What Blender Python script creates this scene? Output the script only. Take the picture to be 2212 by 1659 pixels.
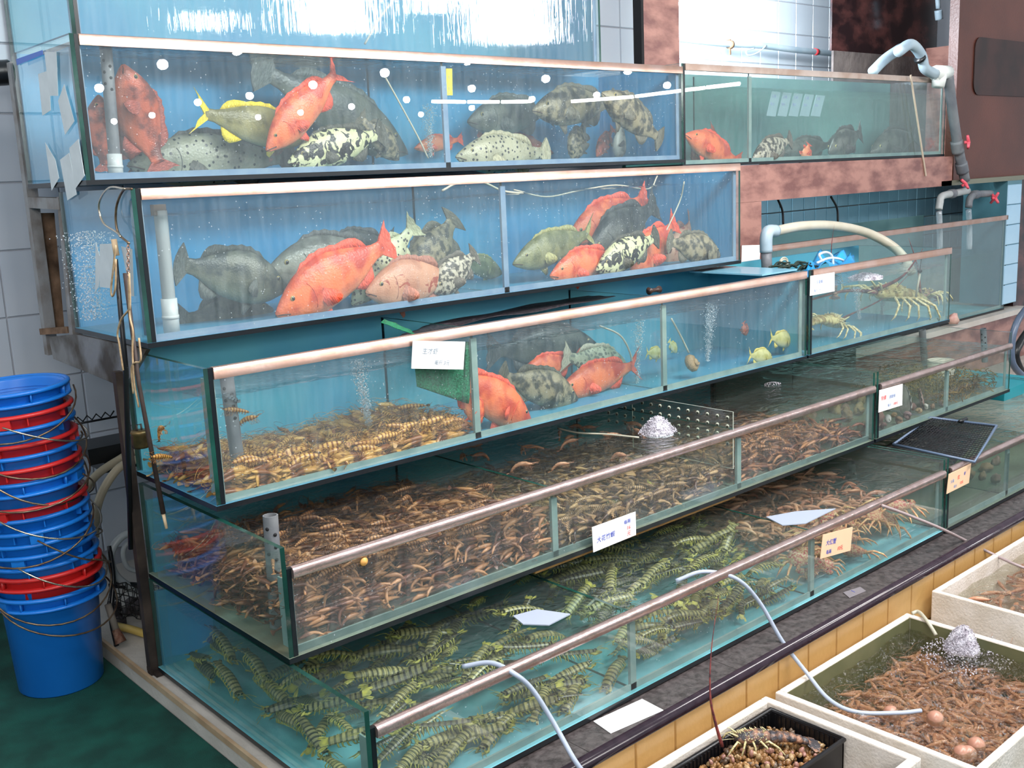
import bpy, math, random
from mathutils import Vector, Matrix, Euler, noise
sc = bpy.context.scene
for o in list(bpy.data.objects): bpy.data.objects.remove(o)
R_ = random.Random(7)
# ---------------------------------------------------------------- camera
FPX, YAW, PITCH, ROLL = 2262.0, 0.8507, -0.1963, -0.0437
CAM = Vector((-1.0934, -1.7634, 1.4618))
_F = Vector((math.cos(PITCH)*math.cos(YAW), math.cos(PITCH)*math.sin(YAW), math.sin(PITCH)))
_r = Vector((math.sin(YAW), -math.cos(YAW), 0)); _u = _r.cross(_F)
_R = _r*math.cos(ROLL) + _u*math.sin(ROLL); _U = _R.cross(_F)
cd = bpy.data.cameras.new('camera'); cam = bpy.data.objects.new('camera', cd); sc.collection.objects.link(cam)
cd.sensor_width = 36; cd.lens = FPX/2212*36; cd.clip_start = .02; cd.clip_end = 200
m = Matrix((( _R.x, _U.x, -_F.x, CAM.x), (_R.y, _U.y, -_F.y, CAM.y), (_R.z, _U.z, -_F.z, CAM.z), (0, 0, 0, 1)))
cam.matrix_world = m; sc.camera = cam
def ray(px, py): return _F + _R*((px-1106)/FPX) - _U*((py-829.5)/FPX)
def at(px, py, ax, v):
    """the point of the plane ax = v that a photograph pixel shows"""
    i = 'xyz'.index(ax); k = ray(px, py); return CAM + k*((v-CAM[i])/k[i])
# ---------------------------------------------------------------- world, lights, exposure
w = bpy.data.worlds.new('world'); sc.world = w; w.use_nodes = True
w.node_tree.nodes['Background'].inputs[0].default_value = (.80, .90, 1.0, 1)
w.node_tree.nodes['Background'].inputs[1].default_value = .44
sc.view_settings.view_transform = 'Standard'; sc.view_settings.look = 'None'
sc.view_settings.gamma = 1; sc.view_settings.use_curve_mapping = False
sc.view_settings.exposure = .46
sc.cycles.transparent_max_bounces = 40; sc.cycles.max_bounces = 5; sc.cycles.diffuse_bounces = 2
sc.cycles.glossy_bounces = 3; sc.cycles.transmission_bounces = 4; sc.cycles.caustics_reflective = False
sc.cycles.caustics_refractive = False; sc.cycles.sample_clamp_indirect = 4; sc.cycles.use_denoising = True; sc.cycles.use_adaptive_sampling = True; sc.cycles.adaptive_threshold = .06; sc.cycles.adaptive_min_samples = 16; sc.cycles.volume_bounces = 0
def area(name, loc, target, size, size_y, power, col=(1, 1, 1)):
    l = bpy.data.lights.new(name, 'AREA'); l.shape = 'RECTANGLE'; l.size = size; l.size_y = size_y; l.energy = power; l.color = col
    o = bpy.data.objects.new(name, l); sc.collection.objects.link(o); o.location = loc
    o.rotation_euler = (Vector(target)-Vector(loc)).to_track_quat('-Z', 'Y').to_euler(); return o
area('stall_lamp_bank', (1.3, -.9, 3.1), (1.4, .6, .5), 3.2, .5, 95, (1, .97, .95))
area('stall_lamp_bank_front', (2.6, -2.2, 3.2), (1.6, .4, .3), 2.4, .5, 60, (1, .96, .92))
area('front_fill_light', (-2.2, -3.4, 2.3), (.8, .4, .3), 2.0, .9, 48, (1, .97, .93))  # unseen fill lamp, added to brighten the tanks from the front
area('aisle_lamp_bank', (-1.8, -.4, 3.0), (.2, 1.2, .6), 1.2, .4, 14, (1, .97, .95))
# ---------------------------------------------------------------- materials
MATS = {}
def nodes(name):
    mt = bpy.data.materials.new(name); mt.use_nodes = True; nt = mt.node_tree
    return mt, nt, nt.nodes, nt.links
def pmat(name, col, rough=.5, metal=0, spec=.5, col2=None, scale=20, bump=0, bscale=None, stretch=None, detail=4, lo=.35, hi=.65, emit=0, coat=0, trans=0):
    """principled material, optional two-colour noise and bump"""
    if name in MATS: return MATS[name]
    mt, nt, N, L = nodes(name); b = N['Principled BSDF']
    b.inputs['Base Color'].default_value = (*col, 1); b.inputs['Roughness'].default_value = rough
    b.inputs['Metallic'].default_value = metal; b.inputs['Specular IOR Level'].default_value = spec
    b.inputs['Coat Weight'].default_value = coat; b.inputs['Coat Roughness'].default_value = .1
    if emit: b.inputs['Emission Color'].default_value = (*col, 1); b.inputs['Emission Strength'].default_value = emit
    tc = N.new('ShaderNodeTexCoord'); mp = N.new('ShaderNodeMapping'); L.new(tc.outputs['Object'], mp.inputs[0])
    if stretch: mp.inputs['Scale'].default_value = stretch
    if col2:
        n = N.new('ShaderNodeTexNoise'); n.inputs['Scale'].default_value = scale; n.inputs['Detail'].default_value = detail; L.new(mp.outputs[0], n.inputs['Vector'])
        r = N.new('ShaderNodeValToRGB'); r.color_ramp.elements[0].position = lo; r.color_ramp.elements[1].position = hi
        r.color_ramp.elements[0].color = (*col, 1); r.color_ramp.elements[1].color = (*col2, 1)
        L.new(n.outputs['Fac'], r.inputs[0]); L.new(r.outputs[0], b.inputs['Base Color'])
    if bump:
        n = N.new('ShaderNodeTexNoise'); n.inputs['Scale'].default_value = bscale or scale; n.inputs['Detail'].default_value = 3; L.new(mp.outputs[0], n.inputs['Vector'])
        bp = N.new('ShaderNodeBump'); bp.inputs['Strength'].default_value = bump; bp.inputs['Distance'].default_value = .01
        L.new(n.outputs['Fac'], bp.inputs['Height']); L.new(bp.outputs[0], b.inputs['Normal'])
    MATS[name] = mt; return mt
def clear(name, tint, f0=.04, rough=0.0, film=0.0, filmcol=(.8, .9, .95), bump=None, fscale=(60, 60, 6), power=5, gcol=(1, 1, 1), drops=0):
    """clear sheet: tinted transparency + Schlick reflection + a film of dried water marks"""
    if name in MATS: return MATS[name]
    mt, nt, N, L = nodes(name); N.remove(N['Principled BSDF']); out = N['Material Output']
    t = N.new('ShaderNodeBsdfTransparent'); t.inputs[0].default_value = (*tint, 1)
    g = N.new('ShaderNodeBsdfGlossy'); g.inputs['Roughness'].default_value = rough; g.inputs[0].default_value = (*gcol, 1)
    lw = N.new('ShaderNodeLayerWeight'); lw.inputs['Blend'].default_value = .5
    p = N.new('ShaderNodeMath'); p.operation = 'POWER'; L.new(lw.outputs['Facing'], p.inputs[0]); p.inputs[1].default_value = power
    a = N.new('ShaderNodeMath'); a.operation = 'MULTIPLY_ADD'; L.new(p.outputs[0], a.inputs[0]); a.inputs[1].default_value = 1-f0; a.inputs[2].default_value = f0
    a.use_clamp = True
    tc = N.new('ShaderNodeTexCoord')
    base = t.outputs[0]
    if film:
        mp = N.new('ShaderNodeMapping'); mp.inputs['Scale'].default_value = fscale; L.new(tc.outputs['Object'], mp.inputs[0])
        n = N.new('ShaderNodeTexNoise'); n.inputs['Scale'].default_value = 1; n.inputs['Detail'].default_value = 5; L.new(mp.outputs[0], n.inputs['Vector'])
        mr = N.new('ShaderNodeMapRange'); L.new(n.outputs['Fac'], mr.inputs[0]); mr.inputs[1].default_value = .35; mr.inputs[2].default_value = .75
        mr.inputs[3].default_value = film*.55; mr.inputs[4].default_value = film*1.7
        fac = mr.outputs[0]
        if drops:
            v = N.new('ShaderNodeTexVoronoi'); v.inputs['Scale'].default_value = 55; L.new(tc.outputs['Object'], v.inputs['Vector'])
            lt = N.new('ShaderNodeMath'); lt.operation = 'LESS_THAN'; lt.inputs[1].default_value = .10; L.new(v.outputs['Distance'], lt.inputs[0])
            n2 = N.new('ShaderNodeTexNoise'); n2.inputs['Scale'].default_value = 9; L.new(tc.outputs['Object'], n2.inputs['Vector'])
            gt = N.new('ShaderNodeMath'); gt.operation = 'GREATER_THAN'; gt.inputs[1].default_value = .52; L.new(n2.outputs['Fac'], gt.inputs[0])
            ml = N.new('ShaderNodeMath'); ml.operation = 'MULTIPLY'; L.new(lt.outputs[0], ml.inputs[0]); L.new(gt.outputs[0], ml.inputs[1])
            ml2 = N.new('ShaderNodeMath'); ml2.operation = 'MULTIPLY_ADD'; L.new(ml.outputs[0], ml2.inputs[0]); ml2.inputs[1].default_value = drops; L.new(fac, ml2.inputs[2]); fac = ml2.outputs[0]
        d = N.new('ShaderNodeBsdfDiffuse'); d.inputs[0].default_value = (*filmcol, 1)
        mx = N.new('ShaderNodeMixShader'); L.new(fac, mx.inputs[0]); L.new(t.outputs[0], mx.inputs[1]); L.new(d.outputs[0], mx.inputs[2]); base = mx.outputs[0]
    if bump:
        mp2 = N.new('ShaderNodeMapping'); mp2.inputs['Scale'].default_value = bump[0]; L.new(tc.outputs['Object'], mp2.inputs[0])
        n3 = N.new('ShaderNodeTexNoise'); n3.inputs['Scale'].default_value = 1; n3.inputs['Detail'].default_value = 3; n3.inputs['Distortion'].default_value = bump[2] if len(bump) > 2 else 0
        L.new(mp2.outputs[0], n3.inputs['Vector'])
        bp = N.new('ShaderNodeBump'); bp.inputs['Strength'].default_value = 1; bp.inputs['Distance'].default_value = bump[1]
        L.new(n3.outputs['Fac'], bp.inputs['Height']); L.new(bp.outputs[0], g.inputs['Normal']); L.new(bp.outputs[0], lw.inputs['Normal'])
    m2 = N.new('ShaderNodeMixShader'); L.new(a.outputs[0], m2.inputs[0]); L.new(base, m2.inputs[1]); L.new(g.outputs[0], m2.inputs[2]); L.new(m2.outputs[0], out.inputs[0])
    MATS[name] = mt; return mt
def emat(name, col, s):
    if name in MATS: return MATS[name]
    mt, nt, N, L = nodes(name); N.remove(N['Principled BSDF']); e = N.new('ShaderNodeEmission'); e.inputs[0].default_value = (*col, 1); e.inputs[1].default_value = s
    L.new(e.outputs[0], N['Material Output'].inputs[0]); MATS[name] = mt; return mt
GLASS = clear('tank_glass', (.97, .99, .985), .04, 0, .028, drops=.26)
GLASS_SIDE = clear('tank_side_glass', (.95, .99, .98), .04, 0, .02)
GLASS_IN = clear('inner_glass', (.93, .985, .97), .03, 0, .008)
GLASS_WET = clear('wet_glass', (.93, .98, 1), .08, .035, .05, bump=((55, 55, 4.0), .0006, .5), fscale=(55, 55, 4))
EDGE = pmat('glass_edge', (.006, .03, .024), .12, 0, .7, (.012, .07, .055), 8)
EDGE_DK = pmat('black_silicone', (.004, .007, .010), .3, 0, .5)
SEAL = pmat('pale_silicone', (.15, .24, .36), .35, 0, .5, (.22, .32, .42), 12, .2)
SEAL_GR = pmat('pale_green_silicone', (.18, .28, .27), .35, 0, .5, (.27, .37, .34), 12, .2)
STEEL = pmat('stainless_trim', (.62, .43, .37), .30, .85, .6, (.55, .34, .26), 12, .05, 60)  # pink tint is the reflection of a red awning put into the steel colour
STEEL2 = pmat('stainless_rail', (.62, .47, .45), .26, .8, .6, (.50, .36, .32), 24, .15, 50)  # rails too: awning reflection kept in the pinkish base colour
PVC = pmat('grey_pvc', (.13, .14, .16), .45, 0, .4, (.20, .21, .22), 9, .2, 40)
PVC_BL = pmat('bluish_pvc', (.33, .44, .52), .35, 0, .5, (.42, .52, .58), 8)
PVC_W = pmat('white_tape', (.85, .87, .82), .5)
HOLE = pmat('dark_hole', (.006, .006, .008), .8)
RUBBER = pmat('black_plastic', (.008, .009, .011), .35)
# ---------------------------------------------------------------- mesh builder
class MB:
    def __init__(s): s.v = []; s.f = []; s.m = []
    def add(s, vs, fs, mi=0):
        n = len(s.v); s.v += [tuple(v) for v in vs]; s.f += [tuple(i+n for i in f) for f in fs]
        s.m += [mi]*len(fs) if isinstance(mi, int) else list(mi); return s
    def box(s, a, b, mi=0, M=None):
        x0, y0, z0 = a; x1, y1, z1 = b
        vs = [Vector(p) for p in ((x0,y0,z0),(x1,y0,z0),(x1,y1,z0),(x0,y1,z0),(x0,y0,z1),(x1,y0,z1),(x1,y1,z1),(x0,y1,z1))]
        if M: vs = [M @ v for v in vs]
        return s.add(vs, [(0,3,2,1),(4,5,6,7),(0,1,5,4),(1,2,6,5),(2,3,7,6),(3,0,4,7)], mi)
    def tube(s, pts, r, n=8, mi=0, caps=True, flat=1.0, up=None):
        pts = [Vector(p) for p in pts]; k = len(pts); rr = r if isinstance(r, (list, tuple)) else [r]*k
        vs = []; prev = None
        for i, p in enumerate(pts):
            t = (pts[min(i+1, k-1)]-pts[max(i-1, 0)])
            if t.length < 1e-9: t = Vector((0, 0, 1))
            t.normalize()
            if prev is None:
                a = Vector(up) if up else (Vector((0, 0, 1)) if abs(t.z) < .9 else Vector((1, 0, 0)))
            else: a = prev
            a = (a - t*a.dot(t))
            if a.length < 1e-6: a = t.orthogonal()
            a.normalize(); prev = a; b = t.cross(a)
            for j in range(n):
                th = 2*math.pi*j/n; vs.append(p + (a*math.cos(th)*flat + b*math.sin(th))*rr[i])
        fs = [(i*n+j, i*n+(j+1) % n, (i+1)*n+(j+1) % n, (i+1)*n+j) for i in range(k-1) for j in range(n)]
        if caps: fs += [tuple(range(n))[::-1], tuple((k-1)*n+j for j in range(n))]
        return s.add(vs, fs, mi)
    def lathe(s, prof, n=24, mi=0, M=None):
        vs = [Vector((r*math.cos(2*math.pi*j/n), r*math.sin(2*math.pi*j/n), z)) for r, z in prof for j in range(n)]
        if M: vs = [M @ v for v in vs]
        fs = [(i*n+j, i*n+(j+1) % n, (i+1)*n+(j+1) % n, (i+1)*n+j) for i in range(len(prof)-1) for j in range(n)]
        return s.add(vs, fs, mi)
    def ball(s, c, r, n=8, mi=0, M=None):
        rx, ry, rz = r if isinstance(r, (tuple, list)) else (r, r, r); k = max(3, n//2)
        vs = []
        for i in range(k+1):
            ph = math.pi*i/k
            for j in range(n):
                th = 2*math.pi*j/n; v = Vector((rx*math.sin(ph)*math.cos(th), ry*math.sin(ph)*math.sin(th), rz*math.cos(ph)))
                vs.append((M @ v if M else v) + Vector(c))
        fs = [(i*n+j, (i+1)*n+j, (i+1)*n+(j+1) % n, i*n+(j+1) % n) for i in range(k) for j in range(n)]
        return s.add(vs, fs, mi)
    def prism(s, poly, t, mi=0, M=None, mi_edge=None):
        """poly: (x, z) outline, thickness t along y"""
        n = len(poly); vs = [Vector((x, -t/2, z)) for x, z in poly]+[Vector((x, t/2, z)) for x, z in poly]
        if M: vs = [M @ v for v in vs]
        s.add(vs, [tuple(range(n)), tuple(range(2*n-1, n-1, -1))]+[(i, i+n, (i+1) % n+n, (i+1) % n) for i in range(n)], [mi, mi]+[mi_edge if mi_edge is not None else mi]*n); return s
    def mesh(s, name, mats, smooth=True):
        me = bpy.data.meshes.new(name); me.from_pydata(s.v, [], s.f)
        for mt in (mats if isinstance(mats, (list, tuple)) else [mats]): me.materials.append(mt)
        me.polygons.foreach_set('material_index', s.m); me.polygons.foreach_set('use_smooth', [smooth]*len(s.f)); me.update(); return me
    def build(s, name, mats, parent=None, smooth=True, **k): return put(name, s.mesh(name, mats, smooth), parent, **k)
COL = sc.collection
def tag(o, label=None, cat=None, group=None, kind=None):
    if label: o['label'] = label
    if cat: o['category'] = cat
    if group: o['group'] = group
    if kind: o['kind'] = kind
    return o
def put(name, me, parent=None, label=None, cat=None, group=None, kind=None, M=None):
    o = bpy.data.objects.new(name, me); COL.objects.link(o)
    if parent: o.parent = parent
    if M is not None: o.matrix_local = M
    return tag(o, label, cat, group, kind)
def root(name, label, cat, group=None, M=None): return put(name, None, None, label, cat, group, M=M)
def sm(o, ang=35):
    o.data.set_sharp_from_angle(angle=math.radians(ang)); return o
def bez(pts, n=8):
    """Catmull-Rom through points"""
    P = [Vector(p) for p in pts]; P = [P[0]*2-P[1]]+P+[P[-1]*2-P[-2]]; out = []
    for i in range(1, len(P)-2):
        for j in range(n):
            t = j/n; a, b, c, d = P[i-1:i+3]
            out.append(.5*((2*b)+(c-a)*t+(2*a-5*b+4*c-d)*t*t+(3*b-3*c+d-a)*t**3))
    return out+[P[-2]]
# ================================================================ SETTING
def struct(name, mb, mats, smooth=False): return mb.build(name, mats, None, smooth, kind='structure')
MAT_FLOOR = pmat('green_floor_mat', (.004, .055, .042), .75, 0, .3, (.008, .105, .078), 9, .9, 420)
struct('floor', MB().box((-6, -6, -.06), (-.036, 6, 0)).box((-.036, -6, -.60), (9, -.1, -.42)).box((-.036, 2.2, -.06), (9, 6, 0)), [MAT_FLOOR])
PLINTH = pmat('pale_stone_plinth', (.46, .43, .38), .5, 0, .4, (.56, .53, .48), 6, .2, 50)
struct('floor_plinth', MB().box((-.034, -.09, -.42), (6.6, 2.15, .058)), [PLINTH])
struct('trim_plinth', MB().box((-.040, -.09, .046), (-.030, 2.15, .064)), [pmat('tan_edge', (.36, .25, .15), .5, 0, .5, (.45, .34, .22), 12)])
# left wall with separate tiles
TILE_W = pmat('white_wall_tile', (.50, .56, .64), .22, 0, .5, (.56, .61, .68), 3)
TILE_W2 = pmat('bluish_white_tile', (.62, .72, .82), .2, 0, .5, (.68, .78, .86), 3)
TILE_B = pmat('blue_tile', (.20, .42, .55), .2, 0, .5, (.27, .50, .62), 4)
TILE_LB = pmat('light_blue_tile', (.40, .62, .80), .2, 0, .5, (.45, .66, .82), 4)
GROUT = pmat('dark_grout', (.16, .17, .17), .9)
GROUT_L = pmat('pale_grout', (.36, .38, .42), .9)
def tile_mesh(w, h, mat, t=.006, g=.004):
    b = .003; x, z = w/2-g/2, h/2-g/2
    vs = [(-x, 0, -z), (x, 0, -z), (x, 0, z), (-x, 0, z), (-x+b, -t, -z+b), (x-b, -t, -z+b), (x-b, -t, z-b), (-x+b, -t, z-b)]
    fs = [(4,5,6,7), (0,1,5,4), (1,2,6,5), (2,3,7,6), (3,0,4,7)]
    return MB().add(vs, fs).mesh('tile', mat, False)
def tile_wall(par, x0, x1, z0, z1, y, w, h, mat, xo=0, zo=0):
    me = tile_mesh(w, h, mat); z = z0+zo
    while z < z1-1e-4:
        x = x0+xo
        while x < x1-1e-4:
            o = put('tile', me, par); o.location = (x+w/2, y+R_.uniform(-.0006, .0006), z+h/2); x += w
        z += h
wl = struct('wall_back_left', MB().box((-1.2, 2.15, -.06), (3.52, 2.25, 3.4)), [GROUT_L])
tile_wall(wl, -.93, .74, .2, 2.5, 2.15, .232, .232, TILE_W, .0, -.08)
tile_wall(wl, 2.6, 3.49, 1.9, 2.8, 2.15, .30, .30, TILE_W2, 0, 0)
YG = 1.35
# recess behind the right-hand tanks
wr = struct('wall_recess', MB().box((2.7, 2.4, 1.3), (8.2, 2.5, 3.4)), [GROUT_L])
tile_wall(wr, 3.2, 6.4, 1.7, 3.1, 2.4, .2, .2, TILE_W2)
wa = struct('wall_alcove', MB().box((2.7, 2.0, 0), (8.6, 2.1, 1.3)), [GROUT])
tile_wall(wa, 3.4, 8.3, .78, 1.3, 2.0, .13, .13, TILE_B)
GRAN = pmat('red_granite', (.20, .085, .075), .28, 0, .5, (.42, .21, .17), 7, .1, 60, (1, 1, 2.2), 8, .38, .62)
GRAN_D = pmat('dark_red_granite', (.022, .012, .014), .15, 0, .5, (.15, .055, .05), 4.5, 0, None, (1, 1, 1.6), 8, .45, .72)
YP = 1.76; xg = at(1390, 60, 'y', YP).x; xg2 = at(1467, 60, 'y', YP).x
struct('pillar_granite', MB().box((xg, YP, .06), (xg2, YP+.05, 3.3)), [GRAN])
struct('trim_pillar_edge', MB().box((xg-.018, YP-.002, 1.3), (xg, YP+.05, 3.3)), [HOLE])
bx0, bx1 = 2.75, at(2057, 372, 'y', YG).x
struct('beam_granite', MB().box((bx0, YG, 1.285), (bx1, YG+.38, 1.462)), [GRAN])
px0, px1 = at(1605, 500, 'y', YG).x-.15, at(1645, 500, 'y', YG).x
struct('pillar_granite_low', MB().box((px0, YG+.001, .4), (px1, YG+.5, 1.284)), [GRAN])
# dark granite panel and sloping shelf at the upper right
a0, a1 = at(1797, 60, 'y', 2.0), at(2025, 60, 'y', 2.0)
struct('wall_granite_upper', MB().box((a0.x, 2.0, at(1900, 118, 'y', 2.0).z), (a1.x, 2.012, 3.4)), [GRAN_D])
sh0 = at(1795, 150, 'y', 2.0); sh1 = at(2030, 92, 'y', 2.0)
CONC = pmat('stained_concrete', (.10, .085, .085), .8, 0, .3, (.20, .17, .16), 6, .5, 30)
struct('ledge_concrete', MB().box((a0.x, 1.985, 1.3), (a1.x, 2.0, at(1900, 118, 'y', 2.0).z)), [CONC])
struct('pillar_concrete', MB().box((a1.x, 1.8, 1.3), (at(2062, 60, 'y', 1.8).x, 2.1, at(2040, 95, 'y', 1.8).z)), [GRAN])
# brown board at the far right with a dark reflection painted on as a panel
BROWN = pmat('brown_lacquer_board', (.085, .022, .012), .35, 0, .5, (.13, .035, .020), 2.5, .1, 80)
bl = at(2066, 200, 'y', YG+.05); br = at(2330, 200, 'y', YG+.05); zb = at(2100, 386, 'y', YG+.05).z
bo = struct('wall_brown_board', MB().box((bl.x, YG+.05, zb), (br.x, YG+.11, 3.4)), [BROWN])
q0 = at(2100, 205, 'y', YG+.05); q1 = at(2330, 105, 'y', YG+.05)
def rrect(w, h, r=.04, n=4):
    out = []
    for cx, cz, a in ((w/2-r, h/2-r, 0), (-w/2+r, h/2-r, 90), (-w/2+r, -h/2+r, 180), (w/2-r, -h/2+r, 270)):
        for i in range(n+1):
            t = math.radians(a+90*i/n); out.append((cx+r*math.cos(t), cz+r*math.sin(t)))
    return out
MB().prism(rrect(q1.x-q0.x, q1.z-q0.z, .07), .01, M=Matrix.Translation(((q0.x+q1.x)/2, YG+.047, (q0.z+q1.z)/2))).build('reflection_panel', [pmat('dark_reflection', (.022, .008, .006), .4, 0, .4, (.05, .016, .012), 7)], bo, False, label='dark painted reflection with rounded corners')
MB().box((bl.x-.25, YG+.0, zb-.03), (br.x, YG+.10, zb)).build('bottom_rail', [pmat('olive_rail', (.22, .22, .16), .4, .3)], bo, False)
# light blue tiled pillar at the far right
tl, tr = at(2171, 530, 'y', YG), at(2200, 530, 'y', YG)
tp = struct('pillar_tiled', MB().box((tl.x, YG+.002, .45), (tr.x+.01, YG+.3, zb-.03)), [pmat('teal_side_tile', (.06, .17, .22), .3, 0, .5, (.09, .22, .27), 4)])
me = tile_mesh(tr.x-tl.x, .135, TILE_LB)
z = .45
while z < zb-.1:
    o = put('tile', me, tp); o.location = ((tl.x+tr.x)/2, YG+.002, z+.0675); z += .135
struct('wall_granite_right', MB().box((tr.x+.01, YG+.02, -.4), (tr.x+2.2, YG+.3, zb-.03)), [GRAN_D])
# granite base and pale ledge under the right-hand tank
zl = at(2172, 668, 'y', YG).z
struct('base_granite', MB().box((3.86, YG-.03, .06), (6.5, YG+.2, zl-.035)), [GRAN])
struct('ledge_pale', MB().box((3.2, YG-.07, zl-.035), (6.4, 2.0, zl)), [pmat('cream_stone', (.52, .47, .42), .5, 0, .4, (.62, .57, .52), 8)])
# front: dark ledge with a rolled nose, tiled riser
LEDGE = pmat('dark_terrazzo', (.040, .033, .033), .30, 0, .5, (.10, .085, .085), 55, .15, 160)
NOSE = pmat('polished_nose', (.022, .012, .020), .16, 0, .6, (.035, .02, .03), 30)
x = -.034; lg = None
lb = MB().box((-.034, -.104, .045), (6.6, 2.0, .056))
lg = struct('ledge_front', MB().box((-.034, -.095, .030), (6.6, .3, .062)), [EDGE_DK])
k = 0
while x < 5.5:
    MB().box((x+.0008, -.098, .0605), (x+.5992, .02, .0655)).build('slab', [LEDGE], lg, False); x += .6
pr = [(-.098, .0655), (-.112, .0645), (-.121, .058), (-.124, .048), (-.121, .038), (-.112, .032), (-.098, .030)]
mb = MB(); xs = [-.034, 6.6]; n = len(pr)
mb.add([(X, y, z) for X in xs for y, z in pr], [(i, i+n, i+1+n, i+1) for i in range(n-1)]+[tuple(range(n)), tuple(range(2*n-1, n-1, -1))])
mb.build('nose', [NOSE], lg, True)
TAN = pmat('tan_riser_tile', (.58, .33, .11), .3, 0, .5, (.68, .42, .17), 5, .1, 60)
rs = struct('wall_riser', MB().box((-.034, -.096, -.42), (6.6, -.09, .030)), [pmat('brown_grout', (.16, .10, .05), .9)])
me = tile_mesh(.158, .18, TAN, .005, .003)
for zz in (-.061, -.241):
    for i in range(30):
        o = put('tile', me, rs); o.location = (.18+.158*i, -.096, zz)
# ================================================================ TANKS
def wave_top(x0, x1, y0, y1, z, amp, cell=.035):
    nx = max(2, int((x1-x0)/cell)); ny = max(2, int((y1-y0)/cell)); vs = []
    for j in range(ny+1):
        for i in range(nx+1):
            x = x0+(x1-x0)*i/nx; y = y0+(y1-y0)*j/ny
            vs.append((x, y, z+amp*(noise.noise(Vector((x*9, y*9, z*7)))+.5*noise.noise(Vector((x*23, y*23, z))))))
    return vs, [(j*(nx+1)+i, j*(nx+1)+i+1, (j+1)*(nx+1)+i+1, (j+1)*(nx+1)+i) for j in range(ny) for i in range(nx)]
def volmat(name, col, absc, dens, ab):
    mt, nt, N, L = nodes(name); N.remove(N['Principled BSDF'])
    s_ = N.new('ShaderNodeVolumeScatter'); s_.inputs[0].default_value = (*col, 1); s_.inputs['Density'].default_value = dens; s_.inputs['Anisotropy'].default_value = .3
    a_ = N.new('ShaderNodeVolumeAbsorption'); a_.inputs[0].default_value = (*absc, 1); a_.inputs['Density'].default_value = ab
    ad = N.new('ShaderNodeAddShader'); L.new(s_.outputs[0], ad.inputs[0]); L.new(a_.outputs[0], ad.inputs[1]); L.new(ad.outputs[0], N['Material Output'].inputs['Volume'])
    MATS[name] = mt; return mt
W_BLUE = clear('water_surface_blue', (.86, .96, .99), .03, .02, .02, bump=((16, 16, 16), .010, .8))
W_TEAL = clear('water_surface_teal', (.90, .97, .93), .03, .02, .02, bump=((14, 22, 14), .010, .8))
V_BLUE = volmat('water_volume_blue', (.40, .75, 1.0), (.30, .80, 1.0), .36, .40)
V_BROWN = volmat('water_volume_brown', (.70, .60, .45), (.90, .80, .62), .26, .8)
V_GREEN = volmat('water_volume_green', (.60, .85, .74), (.55, .90, .76), .36, .5)
BACK_BLUE = pmat('blue_back_panel', (.03, .25, .50), .5, 0, .4, (.05, .33, .58), 2.5)
BACK_BLUE2 = pmat('teal_blue_back_panel', (.05, .27, .42), .5, 0, .4, (.09, .37, .46), 2.0)
BASE_BLUE = pmat('blue_base_panel', (.05, .25, .42), .5, 0, .4, (.08, .30, .42), 3)
BASE_TURQ = pmat('turquoise_base', (.10, .36, .40), .5, 0, .4, (.20, .52, .60), 5, 0, None, None, 4, .42, .58)
BASE_SILT = pmat('silted_base', (.14, .13, .08), .7, 0, .3, (.20, .26, .20), 7)
BASE_BROWN = pmat('murky_base', (.10, .12, .09), .6, 0, .4, (.14, .18, .13), 4)
TH = .012
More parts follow.
